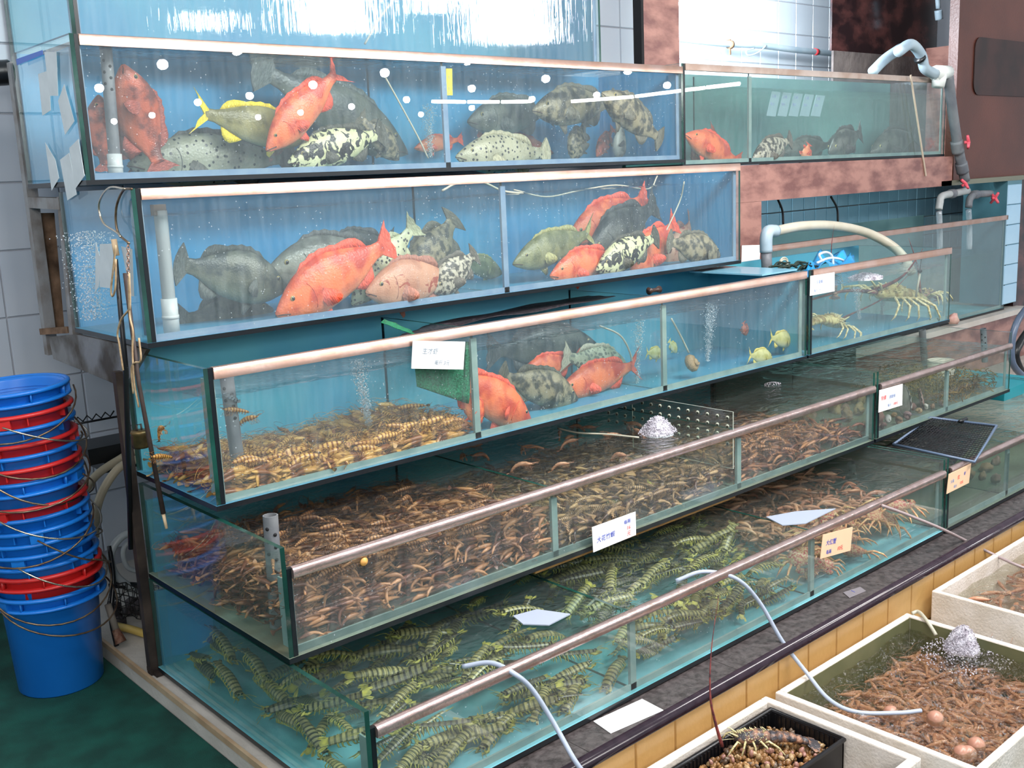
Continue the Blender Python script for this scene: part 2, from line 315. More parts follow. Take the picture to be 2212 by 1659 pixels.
def tank(label, x0, x1, y0, y1, z0, z1, water, parts=(), side_up=0, left=True, right=True, front=GLASS, back=BACK_BLUE, base=BASE_BLUE, wmat=None, rail=False, name='fish_tank', rimmat=None, seal=None, amp=.004, partz=None, rback=None, vol=None):
    t = root(name, label, 'fish tank'); seal = seal or SEAL
    zs = z1+side_up
    MB().box((x0+.0005+TH, y0-.0008, z0+.004), (x0+.024, y0+TH, z1-.001)).build('corner_seal', [EDGE_DK], t, False)
    MB().box((x0+.0245, y0, z0+.014), (x1-TH, y0+TH, z1-.002)).build('front_pane', [front], t, False)
    mb = MB(); mb.box((x0, y0, z0+.002), (x0+TH, y1, zs), [1, 1, 1, 0, 1, 0])
    if left: mb.build('side_pane', [GLASS_SIDE, EDGE], t, False)
    mb = MB().box((x1-TH, y0, z0+.002), (x1, y1, zs), [1, 1, 1, 0, 1, 0])
    if right: mb.build('side_pane', [GLASS_SIDE, EDGE], t, False)
    if rback: MB().box((x1-TH-.004, y0+.03, z0+.014), (x1-TH-.0005, y1-TH, z1-.002)).build('end_panel', [rback], t, False)
    MB().box((x0+TH, y1-TH, z0+.014), (x1-TH, y1, z1)).build('back_panel', [back], t, False, label='opaque coloured back panel')
    MB().box((x0-.002, y0-.003, z0), (x1+.002, y1, z0+.0138), [0, 1, 0, 0, 0, 0]).build('base_pane', [EDGE_DK, base], t, False)
    # silicone beads along the base and up the corners
    MB().box((x0+TH, y0+TH, z0+.013), (x1-TH, y0+TH+.006, z0+.032)).build('silicone_strip', [seal], t, False, label='pale silicone strip along the base')
    MB().box((x0+TH, y0+TH+.001, z0+.03), (x0+TH+.020, y0+TH+.006, z1-.03)).box((x0+TH, y0+TH+.001, z0+.03), (x0+TH+.004, y0+TH+.035, z1-.03)).build('silicone_strip', [seal], t, False)
    MB().box((x1-TH-.018, y0+TH+.001, z0+.03), (x1-TH, y0+TH+.006, z1-.03)).build('silicone_strip', [seal], t, False)
    if rail:
        pr = [(y0-.006, z1-.026), (y0-.009, z1-.022), (y0-.009, z1-.006), (y0-.006, z1-.001), (y0+.002, z1+.002), (y0+.012, z1), (y0+.016, z1-.005), (y0+.016, z1-.022), (y0+.012, z1-.026)]
    else:
        pr = [(y0-.004, z1-.030), (y0-.004, z1-.002), (y0-.002, z1), (y0+.014, z1), (y0+.016, z1-.002), (y0+.016, z1-.03)]
    n = len(pr); mb = MB()
    a, b = x0+.0255, x1-TH*.3
    mb.add([(X, y, z) for X in (a, b) for y, z in pr], [(i, (i+1) % n, (i+1) % n+n, i+n) for i in range(n)]+[tuple(range(n))[::-1], tuple(range(n, 2*n))])
    r = mb.build('rim', [rimmat or (STEEL2 if rail else STEEL)], t, True, label='stainless steel top rim'); sm(r, 50)
    for X in parts:
        p = MB().box((X-.005, y0+TH+.0105, z0+.014), (X+.005, y1-TH, (partz or z1-.012)), [1, 1, 1, 0, 1, 0]).build('partition', [GLASS_IN, EDGE], t, False)
        MB().box((X-.011, y0+TH, z0+.013), (X+.011, y0+TH+.010, (partz or z1-.03)-.012)).build('silicone_strip', [seal], p, False)
    if water:
        vs, fs = wave_top(x0+TH+.001, x1-TH-.001, y0+TH+.001, y1-TH-.001, water, amp)
        wo = MB().add(vs, fs).build('water_surface', [wmat or W_BLUE], t, True)
        if vol: MB().box((x0+TH+.002, y0+TH+.002, z0+.015), (x1-TH-.002, y1-TH-.002, water-.004)).build('water', [vol], t, False)
    return t
T = {}
T[1] = tank('topmost of the five stepped glass tanks, holding red and spotted groupers', 0, 2.6, 1.2405, 1.7375, 1.486, 1.892, 1.862, (1.295,), seal=SEAL, rback=BACK_BLUE, vol=V_BLUE)
T[2] = tank('second glass tank from the top, with groupers, hooks hanging at its left corner', 0, 2.6, .9396, 1.4751, 1.0535, 1.471, 1.398, (1.285,), rback=BACK_BLUE, vol=V_BLUE)
T[3] = tank('third stepped glass tank, with pile of prawns at left and small yellow fish at right', 0, 2.612, .6209, 1.1168, .670, 1.0325, .950, (.864, 1.737), back=BACK_BLUE2, seal=SEAL_GR, rback=BACK_BLUE2, vol=V_BLUE)
T[4] = tank('fourth stepped glass tank crowded with brown prawns, open top, perforated sheet inside', 0, 2.616, .3146, 1.1168, .362, .594, .580, (.881, 1.756), side_up=.053, back=BACK_BLUE2, base=BASE_SILT, wmat=W_TEAL, rail=True, seal=SEAL_GR, vol=V_BROWN)
T[5] = tank('lowest stepped glass tank of mantis shrimps on turquoise floor, standing on the dark ledge', -.004, 2.575, 0, 1.1168, .070, .3175, .303, (.855, 1.717), side_up=.042, back=BACK_BLUE2, base=BASE_TURQ, wmat=W_TEAL, rail=True, seal=SEAL_GR, vol=V_GREEN)
T[6] = tank('glass tank with spiny lobsters, right of the third stepped tank', 2.628, 3.848, .6209, 1.1168, .670, 1.0325, .950, (), back=BACK_BLUE2, wmat=W_TEAL, seal=SEAL_GR, vol=V_GREEN)
T[7] = tank('glass tank of shellfish and brown weed below the lobster tank', 2.632, 3.842, .3146, 1.1168, .362, .594, .585, (3.249,), side_up=.053, back=pmat('grey_back', (.12, .13, .12), .6), base=BASE_BROWN, wmat=W_TEAL, rail=True, seal=SEAL_GR, vol=V_BROWN)
T[8] = tank('dark glass tank with black basket, lowest tank at the right edge', 2.592, 4.2, 0, 1.1168, .070, .3175, .300, (3.15,), side_up=.042, back=pmat('grey_back', (.12, .13, .12), .6), base=BASE_BROWN, wmat=W_TEAL, rail=True, seal=SEAL_GR, vol=V_BROWN)
# top wet tank
T[0] = tank('wet glass tank above the top stepped tank, water streaming down its front', at(155, 60, 'y', 1.54).x, at(1297, 60, 'y', 1.54).x, 1.54, 2.13, 1.900, 2.5, 2.4, (), front=GLASS_WET, back=BACK_BLUE2, rback=BACK_BLUE2)
# right-hand tanks
xb0, xb1 = 2.75, at(2042, 250, 'y', YG+.02).x
T[9] = tank('long glass tank on the red granite beam, with grey pipe above', xb0, xb1, YG+.02, YG+.39, 1.464, 1.925, 1.83, (at(1625, 250, 'y', YG+.02).x,), back=pmat('teal_back', (.13, .30, .29), .6, 0, .4, (.09, .22, .24), 2), base=BASE_TURQ, rimmat=pmat('rusty_rim', (.42, .30, .24), .5, .4, .5, (.55, .45, .40), 9), wmat=W_TEAL, seal=SEAL_GR, vol=V_GREEN)
T[10] = tank('large empty glass tank in the blue tiled alcove under the granite beam', at(1655, 600, 'y', YG).x, at(2171, 600, 'y', YG).x, YG, 1.95, zl+.002, at(2172, 465, 'y', YG).z, at(2172, 540, 'y', YG).z, (), back=pmat('teal_back2', (.13, .27, .29), .6, 0, .4, (.18, .34, .35), 3), base=BASE_TURQ, wmat=W_TEAL, seal=SEAL_GR, vol=V_GREEN)
# ================================================================ FISH
FM = {}
def fishmat(name, a, b, sc1=9, pat=None, c=None, rough=.35, belly=None, lo=.4, hi=.6, psc=22, thr=.2):
    """body skin in fish-local coordinates: two mottled colours, optional spots or blotches, paler belly"""
    mt, nt, N, L = nodes(name); P = N['Principled BSDF']; P.inputs['Roughness'].default_value = rough
    tc = N.new('ShaderNodeTexCoord'); n = N.new('ShaderNodeTexNoise'); n.inputs['Scale'].default_value = sc1; n.inputs['Detail'].default_value = 5
    L.new(tc.outputs['Object'], n.inputs['Vector']); r = N.new('ShaderNodeValToRGB'); e = r.color_ramp.elements
    e[0].position = lo; e[1].position = hi; e[0].color = (*a, 1); e[1].color = (*b, 1); L.new(n.outputs['Fac'], r.inputs[0]); col = r.outputs[0]
    def mixc(fac, c1, c2v):
        m_ = N.new('ShaderNodeMix'); m_.data_type = 'RGBA'; L.new(fac, m_.inputs[0]); L.new(c1, m_.inputs[6]); m_.inputs[7].default_value = (*c2v, 1); return m_.outputs[2]
    if belly:
        s = N.new('ShaderNodeSeparateXYZ'); L.new(tc.outputs['Object'], s.inputs[0]); mr = N.new('ShaderNodeMapRange'); L.new(s.outputs['Z'], mr.inputs[0])
        mr.inputs[1].default_value = -.02; mr.inputs[2].default_value = -.13; mr.inputs[3].default_value = 0; mr.inputs[4].default_value = .75; col = mixc(mr.outputs[0], col, belly)
    if pat == 'dots':
        v = N.new('ShaderNodeTexVoronoi'); v.inputs['Scale'].default_value = psc; v.inputs['Randomness'].default_value = .75; L.new(tc.outputs['Object'], v.inputs['Vector'])
        t = N.new('ShaderNodeMath'); t.operation = 'LESS_THAN'; t.inputs[1].default_value = thr; L.new(v.outputs['Distance'], t.inputs[0]); col = mixc(t.outputs[0], col, c)
    if pat == 'blotch':
        v = N.new('ShaderNodeTexNoise'); v.inputs['Scale'].default_value = psc; v.inputs['Detail'].default_value = 2; v.inputs['Distortion'].default_value = 1.2; L.new(tc.outputs['Object'], v.inputs['Vector'])
        t = N.new('ShaderNodeMapRange'); t.inputs[1].default_value = thr; t.inputs[2].default_value = thr+.04; L.new(v.outputs['Fac'], t.inputs[0]); col = mixc(t.outputs[0], col, c)
    L.new(col, P.inputs['Base Color'])
    bp = N.new('ShaderNodeBump'); bp.inputs['Strength'].default_value = .12; bp.inputs['Distance'].default_value = .01
    v2 = N.new('ShaderNodeTexVoronoi'); v2.inputs['Scale'].default_value = 70; L.new(tc.outputs['Object'], v2.inputs['Vector']); L.new(v2.outputs['Distance'], bp.inputs['Height']); L.new(bp.outputs[0], P.inputs['Normal'])
    FM[name] = mt; return mt
fishmat('red', (.52, .05, .02), (.84, .19, .06), 7, belly=(.80, .30, .14))
fishmat('darkred', (.16, .04, .03), (.52, .11, .055), 8, belly=(.52, .15, .08))
fishmat('pinkish', (.40, .17, .10), (.56, .28, .17), 5, 'blotch', (.34, .07, .04), psc=9, thr=.62, belly=(.60, .34, .22))
fishmat('dark', (.02, .022, .02), (.09, .09, .075), 8, belly=(.14, .14, .11))
fishmat('greydark', (.045, .055, .05), (.14, .145, .11), 9, belly=(.22, .24, .17))
fishmat('dots', (.25, .24, .15), (.42, .40, .27), 6, 'dots', (.02, .018, .015), psc=26, thr=.27)
fishmat('dotsbig', (.45, .46, .28), (.62, .62, .40), 6, 'dots', (.03, .025, .02), psc=24, thr=.30)
fishmat('dotsdark', (.10, .10, .08), (.30, .30, .22), 4, 'dots', (.01, .01, .01), psc=30, thr=.25, belly=(.55, .54, .40))
fishmat('leopard', (.48, .48, .26), (.66, .66, .40), 6, 'blotch', (.012, .012, .010), psc=12, thr=.49)
fishmat('yellow', (.15, .13, .04), (.30, .26, .10), 9, belly=(.36, .32, .16))
fishmat('olive', (.11, .12, .045), (.24, .24, .11), 9, belly=(.32, .32, .18))
fishmat('silver', (.12, .12, .10), (.30, .30, .25), 6, belly=(.62, .62, .54), rough=.22)
fishmat('mottled', (.045, .04, .025), (.30, .25, .15), 13, lo=.42, hi=.58)
fishmat('rocky', (.05, .045, .035), (.48, .44, .34), 16, lo=.45, hi=.56)
fishmat('scaly', (.22, .24, .15), (.38, .40, .28), 7, 'dots', (.12, .13, .09), psc=24, thr=.42)
fishmat('paleyellow', (.42, .40, .12), (.58, .55, .24), 6, belly=(.66, .64, .42))
FINC = {'red': (.60, .07, .03), 'darkred': (.28, .06, .04), 'pinkish': (.30, .12, .08), 'dark': (.035, .035, .033), 'greydark': (.07, .08, .07), 'dots': (.30, .28, .18), 'dotsbig': (.36, .36, .22), 'dotsdark': (.06, .06, .05),
        'leopard': (.05, .05, .035), 'yellow': (.70, .52, .02), 'olive': (.28, .26, .10), 'silver': (.07, .07, .065), 'mottled': (.10, .09, .06), 'rocky': (.10, .09, .07), 'scaly': (.30, .28, .20), 'paleyellow': (.55, .45, .10)}
EYE = pmat('fish_eye', (.005, .005, .006), .08, 0, .8); EYER = pmat('fish_eye_ring', (.45, .36, .12), .3)
LINE = pmat('gill_line', (.05, .02, .015), .6)
PROF = [(0, .03, -.05, .03), (.03, .10, -.13, .12), (.08, .20, -.22, .24), (.14, .31, -.32, .34), (.21, .41, -.40, .42), (.30, .50, -.46, .45), (.40, .53, -.46, .43), (.50, .50, -.44, .39),
        (.60, .42, -.40, .33), (.69, .32, -.31, .25), (.77, .22, -.21, .17), (.83, .16, -.15, .12), (.88, .15, -.14, .08), (.91, .16, -.15, .05)]
def fish(name, label, H, Tl, kind, hr=.34, bend=0.0, up=None, fat=1.0, tail='fan', cat='fish', group=None, detail=True):
    """H, Tl: world points of the snout and the tail tip; hr body depth / length; bend sideways curl"""
    H, Tl = Vector(H), Vector(Tl); Lg = (Tl-H).length; X = (Tl-H).normalized(); hscr = hr
    U = Vector(up) if up is not None else Vector((0, 0, 1)); U = (U-X*U.dot(X)).normalized(); Y = U.cross(X)
    def pr_(P): q = P-CAM; z_ = q.dot(_F); return Vector((q.dot(_R)/z_, q.dot(_U)/z_))
    mid = (H+Tl)/2; lp = (pr_(Tl)-pr_(H)).length/Lg; ax_ = (pr_(Tl)-pr_(H)).normalized(); up_ = (pr_(mid+U*.02)-pr_(mid-U*.02))/.04; up_ = abs(up_.x*ax_.y-up_.y*ax_.x)
    hr = max(hr*.62, min(hr*1.35, hr*lp/max(up_, 1e-3)))      # depth of body that reads right on screen for the real 3-D length
    M = Matrix(((X.x*Lg, Y.x*Lg, U.x*Lg, H.x), (X.y*Lg, Y.y*Lg, U.y*Lg, H.y), (X.z*Lg, Y.z*Lg, U.z*Lg, H.z), (0, 0, 0, 1)))
    r = root(name, label, cat, group, M)
    def off(t): return bend*(math.sin(math.pi*min(t, 1)*1.2-.5))*.18
    n = 20; vs = []; K = len(PROF)
    for t, a, b, wd in PROF:
        zc = (a+b)/2*hr; hh = (a-b)/2*hr
        for j in range(n):
            th = 2*math.pi*j/n; c, s_ = math.cos(th), math.sin(th)
            vs.append((t, off(t)+wd*hr*.52*fat*s_*abs(s_)**.0, zc+hh*c))
    fs = [(i*n+j, i*n+(j+1) % n, (i+1)*n+(j+1) % n, (i+1)*n+j) for i in range(K-1) for j in range(n)]+[tuple(range(n))[::-1], tuple((K-1)*n+j for j in range(n))]
    MB().add(vs, fs).build('body', [FM[kind]], r)
    fm = pmat('fin_'+kind, FINC[kind], .45, 0, .4, tuple(c*1.6+.02 for c in FINC[kind]), 30, .5, 40, (3, 1, 1))
    def topz(t):
        for i in range(len(PROF)-1):
            if PROF[i][0] <= t <= PROF[i+1][0]:
                k = (t-PROF[i][0])/(PROF[i+1][0]-PROF[i][0]); return [(PROF[i][q]*(1-k)+PROF[i+1][q]*k)*hr for q in (1, 2, 3)]
        return [.15*hr, -.15*hr, .05*hr]
    def fin(nm, ts, hs, side=0, th=.006):
        mb = MB(); vs = []
        for t, h in zip(ts, hs):
            z0 = topz(t)[side]*.93; z1 = z0+(h if side == 0 else -h); y = off(t)
            vs += [(t, y-th, z0), (t, y+th, z0), (t+abs(h)*.35, y+th*.25, z1), (t+abs(h)*.35, y-th*.25, z1)]
        k = len(ts); fs = []
        for i in range(k-1):
            for q in range(4): fs.append((i*4+q, i*4+(q+1) % 4, (i+1)*4+(q+1) % 4, (i+1)*4+q))
        fs += [(3, 2, 1, 0), tuple((k-1)*4+q for q in range(4))]
        return mb.add(vs, fs).build(nm, [fm], r)
    hs = hr
    fin('dorsal_fin', (.24, .29, .33, .37, .41, .45, .49, .53, .57, .62, .67, .72, .76, .79), [hs*v for v in (.02, .11, .09, .14, .11, .14, .11, .13, .11, .15, .18, .17, .11, .02)])
    fin('anal_fin', (.58, .62, .66, .70, .74, .77), [hs*v for v in (.02, .14, .24, .24, .16, .02)], 1)
    fin('pelvic_fin', (.28, .31, .34, .37), [hs*v for v in (.02, .26, .22, .02)], 1)
    # tail fan
    y = off(.9); z = .16*hr; spread = {'fan': .44, 'fork': .56, 'round': .40}[tail]*hr; pts = []
    for i in range(7):
        q = -1+2*i/6; xx = 1.0 if tail != 'fork' else .93+.09*abs(q); xx = xx-.05*q*q if tail == 'round' else xx-.015*(i % 2)
        pts.append((xx, q*spread))
    poly = [(.885, -z*.8)]+pts+[(.885, z*.8)]
    mb = MB(); vv = [(a, y-.010+.010*(a > .95)*.8, b) for a, b in poly]+[(a, y+.010-.010*(a > .95)*.8, b) for a, b in poly]; k = len(poly)
    mb.add(vv, [tuple(range(k)), tuple(range(2*k-1, k-1, -1))]+[(i, i+k, (i+1) % k+k, (i+1) % k) for i in range(k)]); mb.build('tail_fin', [fm], r, False)
    for s in (-1, 1):
        A = Vector((.30, off(.3)+s*.19*hr*fat, -.12*hr)); D = Vector((.75, s*.55, -.25)).normalized(); Up = Vector((.25, 0, 1)).normalized(); mb = MB(); pts = []
        for i in range(9):
            a = math.pi*(i/8-.5); pts.append(A+D*(.10+.08*math.cos(a))*hr*2.2*(.4+.6*math.cos(a)) + Up*(.17*hr*math.sin(a)))
        c = [A-Up*.03, A+Up*.03]
        N_ = D.cross(Up)*.004; P = [A]+pts; k = len(P)
        mb.add([p-N_ for p in P]+[p+N_ for p in P], [(0, i, i+1) for i in range(1, k-1)]+[(k, k+i+1, k+i) for i in range(1, k-1)]+[(i, k+i, k+i+1, i+1) for i in range(1, k-1)])
        mb.build('pectoral_fin', [fm], r)
        e = topz(.13); ey = off(.13)+s*e[2]*.52*fat*.84
        eo = MB().ball((.13, ey, .13*hr), (.026*hr*2, .013*hr*2, .026*hr*2), 10, 1).ball((.13, ey+s*.008*hr, .13*hr), (.021*hr*2, .012*hr*2, .021*hr*2), 8, 0).build('eye', [EYE, EYER], r)
    if detail:
        for s in (-1, 1):
            pts = []
            for i in range(7):
                a = -1.1+2.2*i/6; t = .235+.035*math.cos(a); e = topz(t); zz = math.sin(a)*.62
                zc = (e[0]+e[1])/2; hh = (e[0]-e[1])/2; th_ = math.asin(max(-1, min(1, zz))); pts.append((t, off(t)+s*e[2]*.52*fat*math.cos(th_)*1.0, zc+hh*zz))
            MB().tube(pts, .0028, 5).build('gill_slit', [fm], r)
        MB().tube([(.075, off(.07)-.21*hr*.52*fat, -.10*hr), (.03, off(.03)-.12*hr*.5*fat, -.045*hr), (-.004, off(0), -.02*hr), (.03, off(.03)+.12*hr*.5*fat, -.045*hr), (.075, off(.07)+.21*hr*.52*fat, -.10*hr)], .0042, 5).build('mouth', [LINE], r)
    return r
def F(px, y, label, kind, hr=.34, **k):
    """px = (snout x, snout y, tail x, tail y) in photograph pixels; y = depth plane(s)"""
    ys = y if isinstance(y, tuple) else (y, y)
    return fish('grouper' if k.get('cat') is None and not k.get('nm') else k.pop('nm', 'fish'), label, at(px[0], px[1], 'y', ys[0]), at(px[2], px[3], 'y', ys[1]), kind, hr, **k)
# top stepped tank
F((262, 140, 352, 372), 1.36, 'red grouper hanging head up beside the drilled pipe in the top stepped tank', 'darkred', .40, up=(1, 0, .3), bend=.5)
F((212, 205, 228, 372), 1.44, 'red grouper half hidden behind the drilled pipe in the top stepped tank', 'darkred', .42, up=(-1, 0, .2))
F((255, 240, 300, 368), 1.52, 'dull red grouper between the drilled pipe and the head-up red grouper', 'darkred', .46, up=(1, 0, .3))
F((276, 356, 640, 338), 1.50, 'pale grouper with black dots lying along the bottom under the red ones', 'dotsdark', .32, tail='round')
F((668, 300, 418, 240), 1.42, 'olive fish with yellow fins and yellow tail in the top stepped tank', 'yellow', .34, nm='snapper', tail='fork')
F((575, 325, 738, 146), 1.34, 'orange red fish swimming down with its forked tail up in the top tank', 'red', .33, up=(-1, 0, .6), tail='fork', nm='coral_trout')
F((545, 362, 640, 300), 1.50, 'pale orange fish with only its belly showing below the orange red fish', 'pinkish', .26, nm='coral_trout')
F((880, 330, 545, 140), 1.58, 'large dark grouper slanting behind the orange red fish', 'greydark', .30, up=(1, 0, 1), tail='round')
F((622, 352, 835, 285), 1.36, 'black and cream blotched grouper at the bottom centre of the top tank', 'leopard', .38, tail='round')
F((862, 345, 775, 250), 1.46, 'brown mottled grouper with head down left of the top tank divider', 'mottled', .40, up=(1, 0, 1))
F((640, 230, 800, 300), 1.63, 'shadowy dark fish farthest back in the left half of the top tank', 'dark', .42)
F((985, 338, 1190, 330), 1.36, 'pale grouper densely dotted with black, right of the top tank divider', 'dots', .42, tail='round')
F((1010, 262, 1195, 240), 1.60, 'dim grey grouper hovering above the densely dotted grouper', 'greydark', .46)
F((1150, 238, 1335, 222), 1.46, 'brown mottled grouper with blunt face in the right half of the top tank', 'mottled', .46, tail='round')
F((1300, 200, 1432, 305), 1.31, 'brown grouper slanting head up at the right end of the top tank', 'mottled', .40, up=(1, 0, 1), tail='round')
F((1235, 345, 1265, 262), 1.52, 'grey speckled grouper standing on its head in the top tank', 'mottled', .46, up=(-1, 0, 0))
F((1288, 338, 1325, 276), 1.48, 'small reddish speckled fish nose down near the right end of the top tank', 'darkred', .36, up=(-1, 0, .2), nm='fish')
F((1195, 330, 1030, 300), 1.66, 'red fish lying behind the densely dotted grouper', 'red', .30, nm='coral_trout')
F((1335, 345, 1345, 262), 1.58, 'pale fish standing upright at the back right of the top tank', 'silver', .40, up=(1, 0, 0), nm='fish')
F((895, 320, 1000, 300), 1.66, 'red fish at the back behind the divider of the top tank', 'red', .34, nm='coral_trout')
# second tank
F((620, 622, 375, 568), 1.12, 'dark grey grouper beside the white pipe in the second tank', 'greydark', .46, tail='round')
F((590, 668, 385, 690), 1.24, 'dim grey grouper below the dark one beside the white pipe', 'greydark', .40)
F((574, 588, 850, 545), 1.16, 'silvery bream-shaped fish with pale belly in the second tank', 'silver', .42, nm='snapper')
F((690, 545, 855, 520), 1.34, 'dark fish behind the silvery one in the second tank', 'dark', .44)
F((596, 680, 848, 520), 1.00, 'large bright orange red grouper facing lower left in the second tank', 'red', .38, up=(-.6, 0, 1), nm='coral_trout')
F((760, 658, 900, 482), 1.08, 'pale yellowish grouper with dark dots slanting upward in the second tank', 'dotsbig', .34, up=(-1, 0, .8))
F((790, 632, 990, 590), .995, 'pinkish brown grouper with dark face marks at the front glass', 'pinkish', .50, tail='round')
F((890, 625, 985, 465), 1.16, 'brown mottled grouper rising tail up in the second tank', 'mottled', .48, up=(-1, 0, .5), tail='round')
F((938, 632, 1030, 545), .99, 'grey and cream rock-patterned grouper left of the second tank divider', 'rocky', .52, up=(-.8, 0, 1), tail='round')
F((1085, 590, 985, 560), 1.36, 'dim olive fish at the back beside the second tank divider', 'olive', .46, nm='fish')
F((845, 600, 905, 560), 1.22, 'red fish glimpsed between the dotted and the brown mottled grouper', 'red', .4, nm='coral_trout')
F((1108, 570, 1285, 500), 1.10, 'olive snapper right of the divider in the second tank', 'olive', .38, nm='snapper', tail='fork')
F((1225, 520, 1400, 425), 1.22, 'orange red fish uppermost in the right half of the second tank', 'red', .40, nm='coral_trout', up=(-.4, 0, 1))
F((1188, 596, 1340, 545), 1.02, 'orange red fish nosing the front glass in the second tank', 'red', .42, nm='coral_trout')
F((1268, 555, 1420, 440), 1.18, 'black grouper behind the blotched one in the second tank', 'dark', .46, up=(-.5, 0, 1))
F((1288, 584, 1424, 508), .985, 'black and cream blotched grouper in the right half of the second tank', 'leopard', .42, up=(-.6, 0, 1), tail='round')
F((1362, 590, 1462, 478), 1.06, 'orange red fish right of the blotched grouper in the second tank', 'red', .44, up=(1, 0, .8), nm='coral_trout')
F((1556, 552, 1440, 520), 1.00, 'dark brown grouper facing the right end of the second tank', 'mottled', .56, tail='round')
F((1440, 585, 1500, 470), 1.2, 'pinkish fish at the back right of the second tank', 'pinkish', .4, up=(1, 0, .5), nm='fish')
# third tank, middle bay
F((1148, 912, 950, 800), .69, 'orange red fish with its head low by the divider in the third tank', 'red', .40, nm='coral_trout', up=(.3, 0, 1))
F((1040, 915, 1000, 840), .66, 'small orange red fish pressed against the third tank divider', 'red', .5, nm='coral_trout', up=(1, 0, .3))
F((1248, 862, 1075, 810), .76, 'dark mottled grouper in the middle bay of the third tank', 'mottled', .46, up=(.2, 0, 1), tail='round')
F((1120, 812, 1255, 775), .92, 'pale red fish behind the dark mottled grouper in the third tank', 'red', .40, nm='coral_trout')
F((1205, 848, 1382, 785), .80, 'orange red fish at the right of the middle bay, tail raised', 'red', .36, nm='coral_trout', tail='fork')
F((1360, 800, 1215, 770), .90, 'scaly pale grey fish behind the two orange red ones', 'scaly', .52, nm='snapper')
F((1290, 745, 1050, 760), 1.02, 'large dark fish below the surface in the middle bay of the third tank', 'dark', .40)
F((1432, 765, 1395, 762), .82, 'small pale yellow fish left of the second divider in the third tank', 'paleyellow', .75, nm='small_fish', tail='fork')
F((1712, 737, 1662, 730), .70, 'small yellow fish in front of the grey pipe in the third tank', 'paleyellow', .66, nm='small_fish', tail='fork')
F((1668, 772, 1616, 768), .68, 'small pale fish lowest in the right bay of the third tank', 'paleyellow', .62, nm='small_fish', tail='fork')
F((1612, 725, 1606, 695), .8, 'tiny orange fish hanging upright in the right bay of the third tank', 'darkred', .5, nm='small_fish', up=(1, 0, 0))
F((1462, 762, 1445, 735), 1.0, 'tiny yellowish fish far back in the right bay of the third tank', 'paleyellow', .5, nm='small_fish', up=(1, 0, 0))
# tank on the granite beam
F((1480, 290, 1600, 352), 1.46, 'red fish at the left end of the tank on the granite beam', 'red', .42, nm='coral_trout')
F((1495, 352, 1545, 280), 1.60, 'dark red grouper behind the red fish on the granite beam', 'darkred', .5, up=(-1, 0, .4))
F((1625, 345, 1712, 300), 1.42, 'grey grouper with silvery flank in the tank on the granite beam', 'rocky', .52, up=(-.4, 0, 1), tail='round')
F((1738, 350, 1748, 310), 1.48, 'small red fish facing the front in the tank on the granite beam', 'red', .6, up=(1, 0, .2), nm='coral_trout')
F((1790, 330, 1862, 285), 1.50, 'dark round grouper right of the small red fish on the granite beam', 'dark', .66)
F((1690, 330, 1800, 312), 1.62, 'dim dark fish at the back of the tank on the granite beam', 'dark', .4)
F((1880, 330, 1985, 290), 1.62, 'dim dark fish at the right end of the tank on the granite beam', 'dark', .5)
# ================================================================ PRAWNS AND MANTIS SHRIMPS
def skin(name, a, b, sc1=12, c=None, stripes=0, rough=.3):
    mt, nt, N, L = nodes(name); P = N['Principled BSDF']; P.inputs['Roughness'].default_value = rough
    P.inputs['Subsurface Weight'].default_value = 0
    tc = N.new('ShaderNodeTexCoord'); oi = N.new('ShaderNodeObjectInfo'); n = N.new('ShaderNodeTexNoise'); n.inputs['Scale'].default_value = sc1; L.new(tc.outputs['Object'], n.inputs['Vector'])
    geo = N.new('ShaderNodeNewGeometry'); a0_ = N.new('ShaderNodeMath'); a0_.operation = 'ADD'; L.new(oi.outputs['Random'], a0_.inputs[0]); L.new(geo.outputs['Random Per Island'], a0_.inputs[1]); ad = N.new('ShaderNodeMath'); ad.operation = 'MULTIPLY_ADD'; L.new(a0_.outputs[0], ad.inputs[0]); ad.inputs[1].default_value = .38; L.new(n.outputs['Fac'], ad.inputs[2])
    r = N.new('ShaderNodeValToRGB'); e = r.color_ramp.elements; e[0].position = .45; e[1].position = 1.15; e[0].color = (*a, 1); e[1].color = (*b, 1); L.new(ad.outputs[0], r.inputs[0]); col = r.outputs[0]
    if stripes:
        wv = N.new('ShaderNodeTexWave'); wv.bands_direction = 'X'; wv.inputs['Scale'].default_value = stripes; L.new(tc.outputs['Object'], wv.inputs['Vector'])
        mr = N.new('ShaderNodeMapRange'); mr.inputs[1].default_value = .55; mr.inputs[2].default_value = .75; L.new(wv.outputs['Fac'], mr.inputs[0])
        m_ = N.new('ShaderNodeMix'); m_.data_type = 'RGBA'; L.new(mr.outputs[0], m_.inputs[0]); L.new(col, m_.inputs[6]); m_.inputs[7].default_value = (*c, 1); col = m_.outputs[2]
    L.new(col, P.inputs['Base Color']); return mt
PR_OR = skin('prawn_amber', (.30, .10, .015), (.66, .38, .10), 9, (.22, .07, .012), 3.2)
PR_BR = skin('prawn_brown', (.17, .050, .022), (.52, .25, .11), 9, (.14, .045, .022), 3.0)
PR_PK = skin('prawn_pink', (.30, .075, .04), (.62, .30, .18), 9)
PR_TG = skin('prawn_striped', (.20, .10, .045), (.50, .32, .15), 9, (.08, .035, .02), 5)
MS_A = skin('mantis_shell', (.13, .12, .04), (.34, .30, .13), 10, (.075, .075, .035), 4.0)
MS_Y = pmat('mantis_yellow', (.42, .38, .07), .4, 0, .4, (.20, .20, .06), 12)
MS_D = skin('mantis_dark', (.04, .035, .018), (.16, .15, .07), 10, (.02, .02, .015), 4.0)
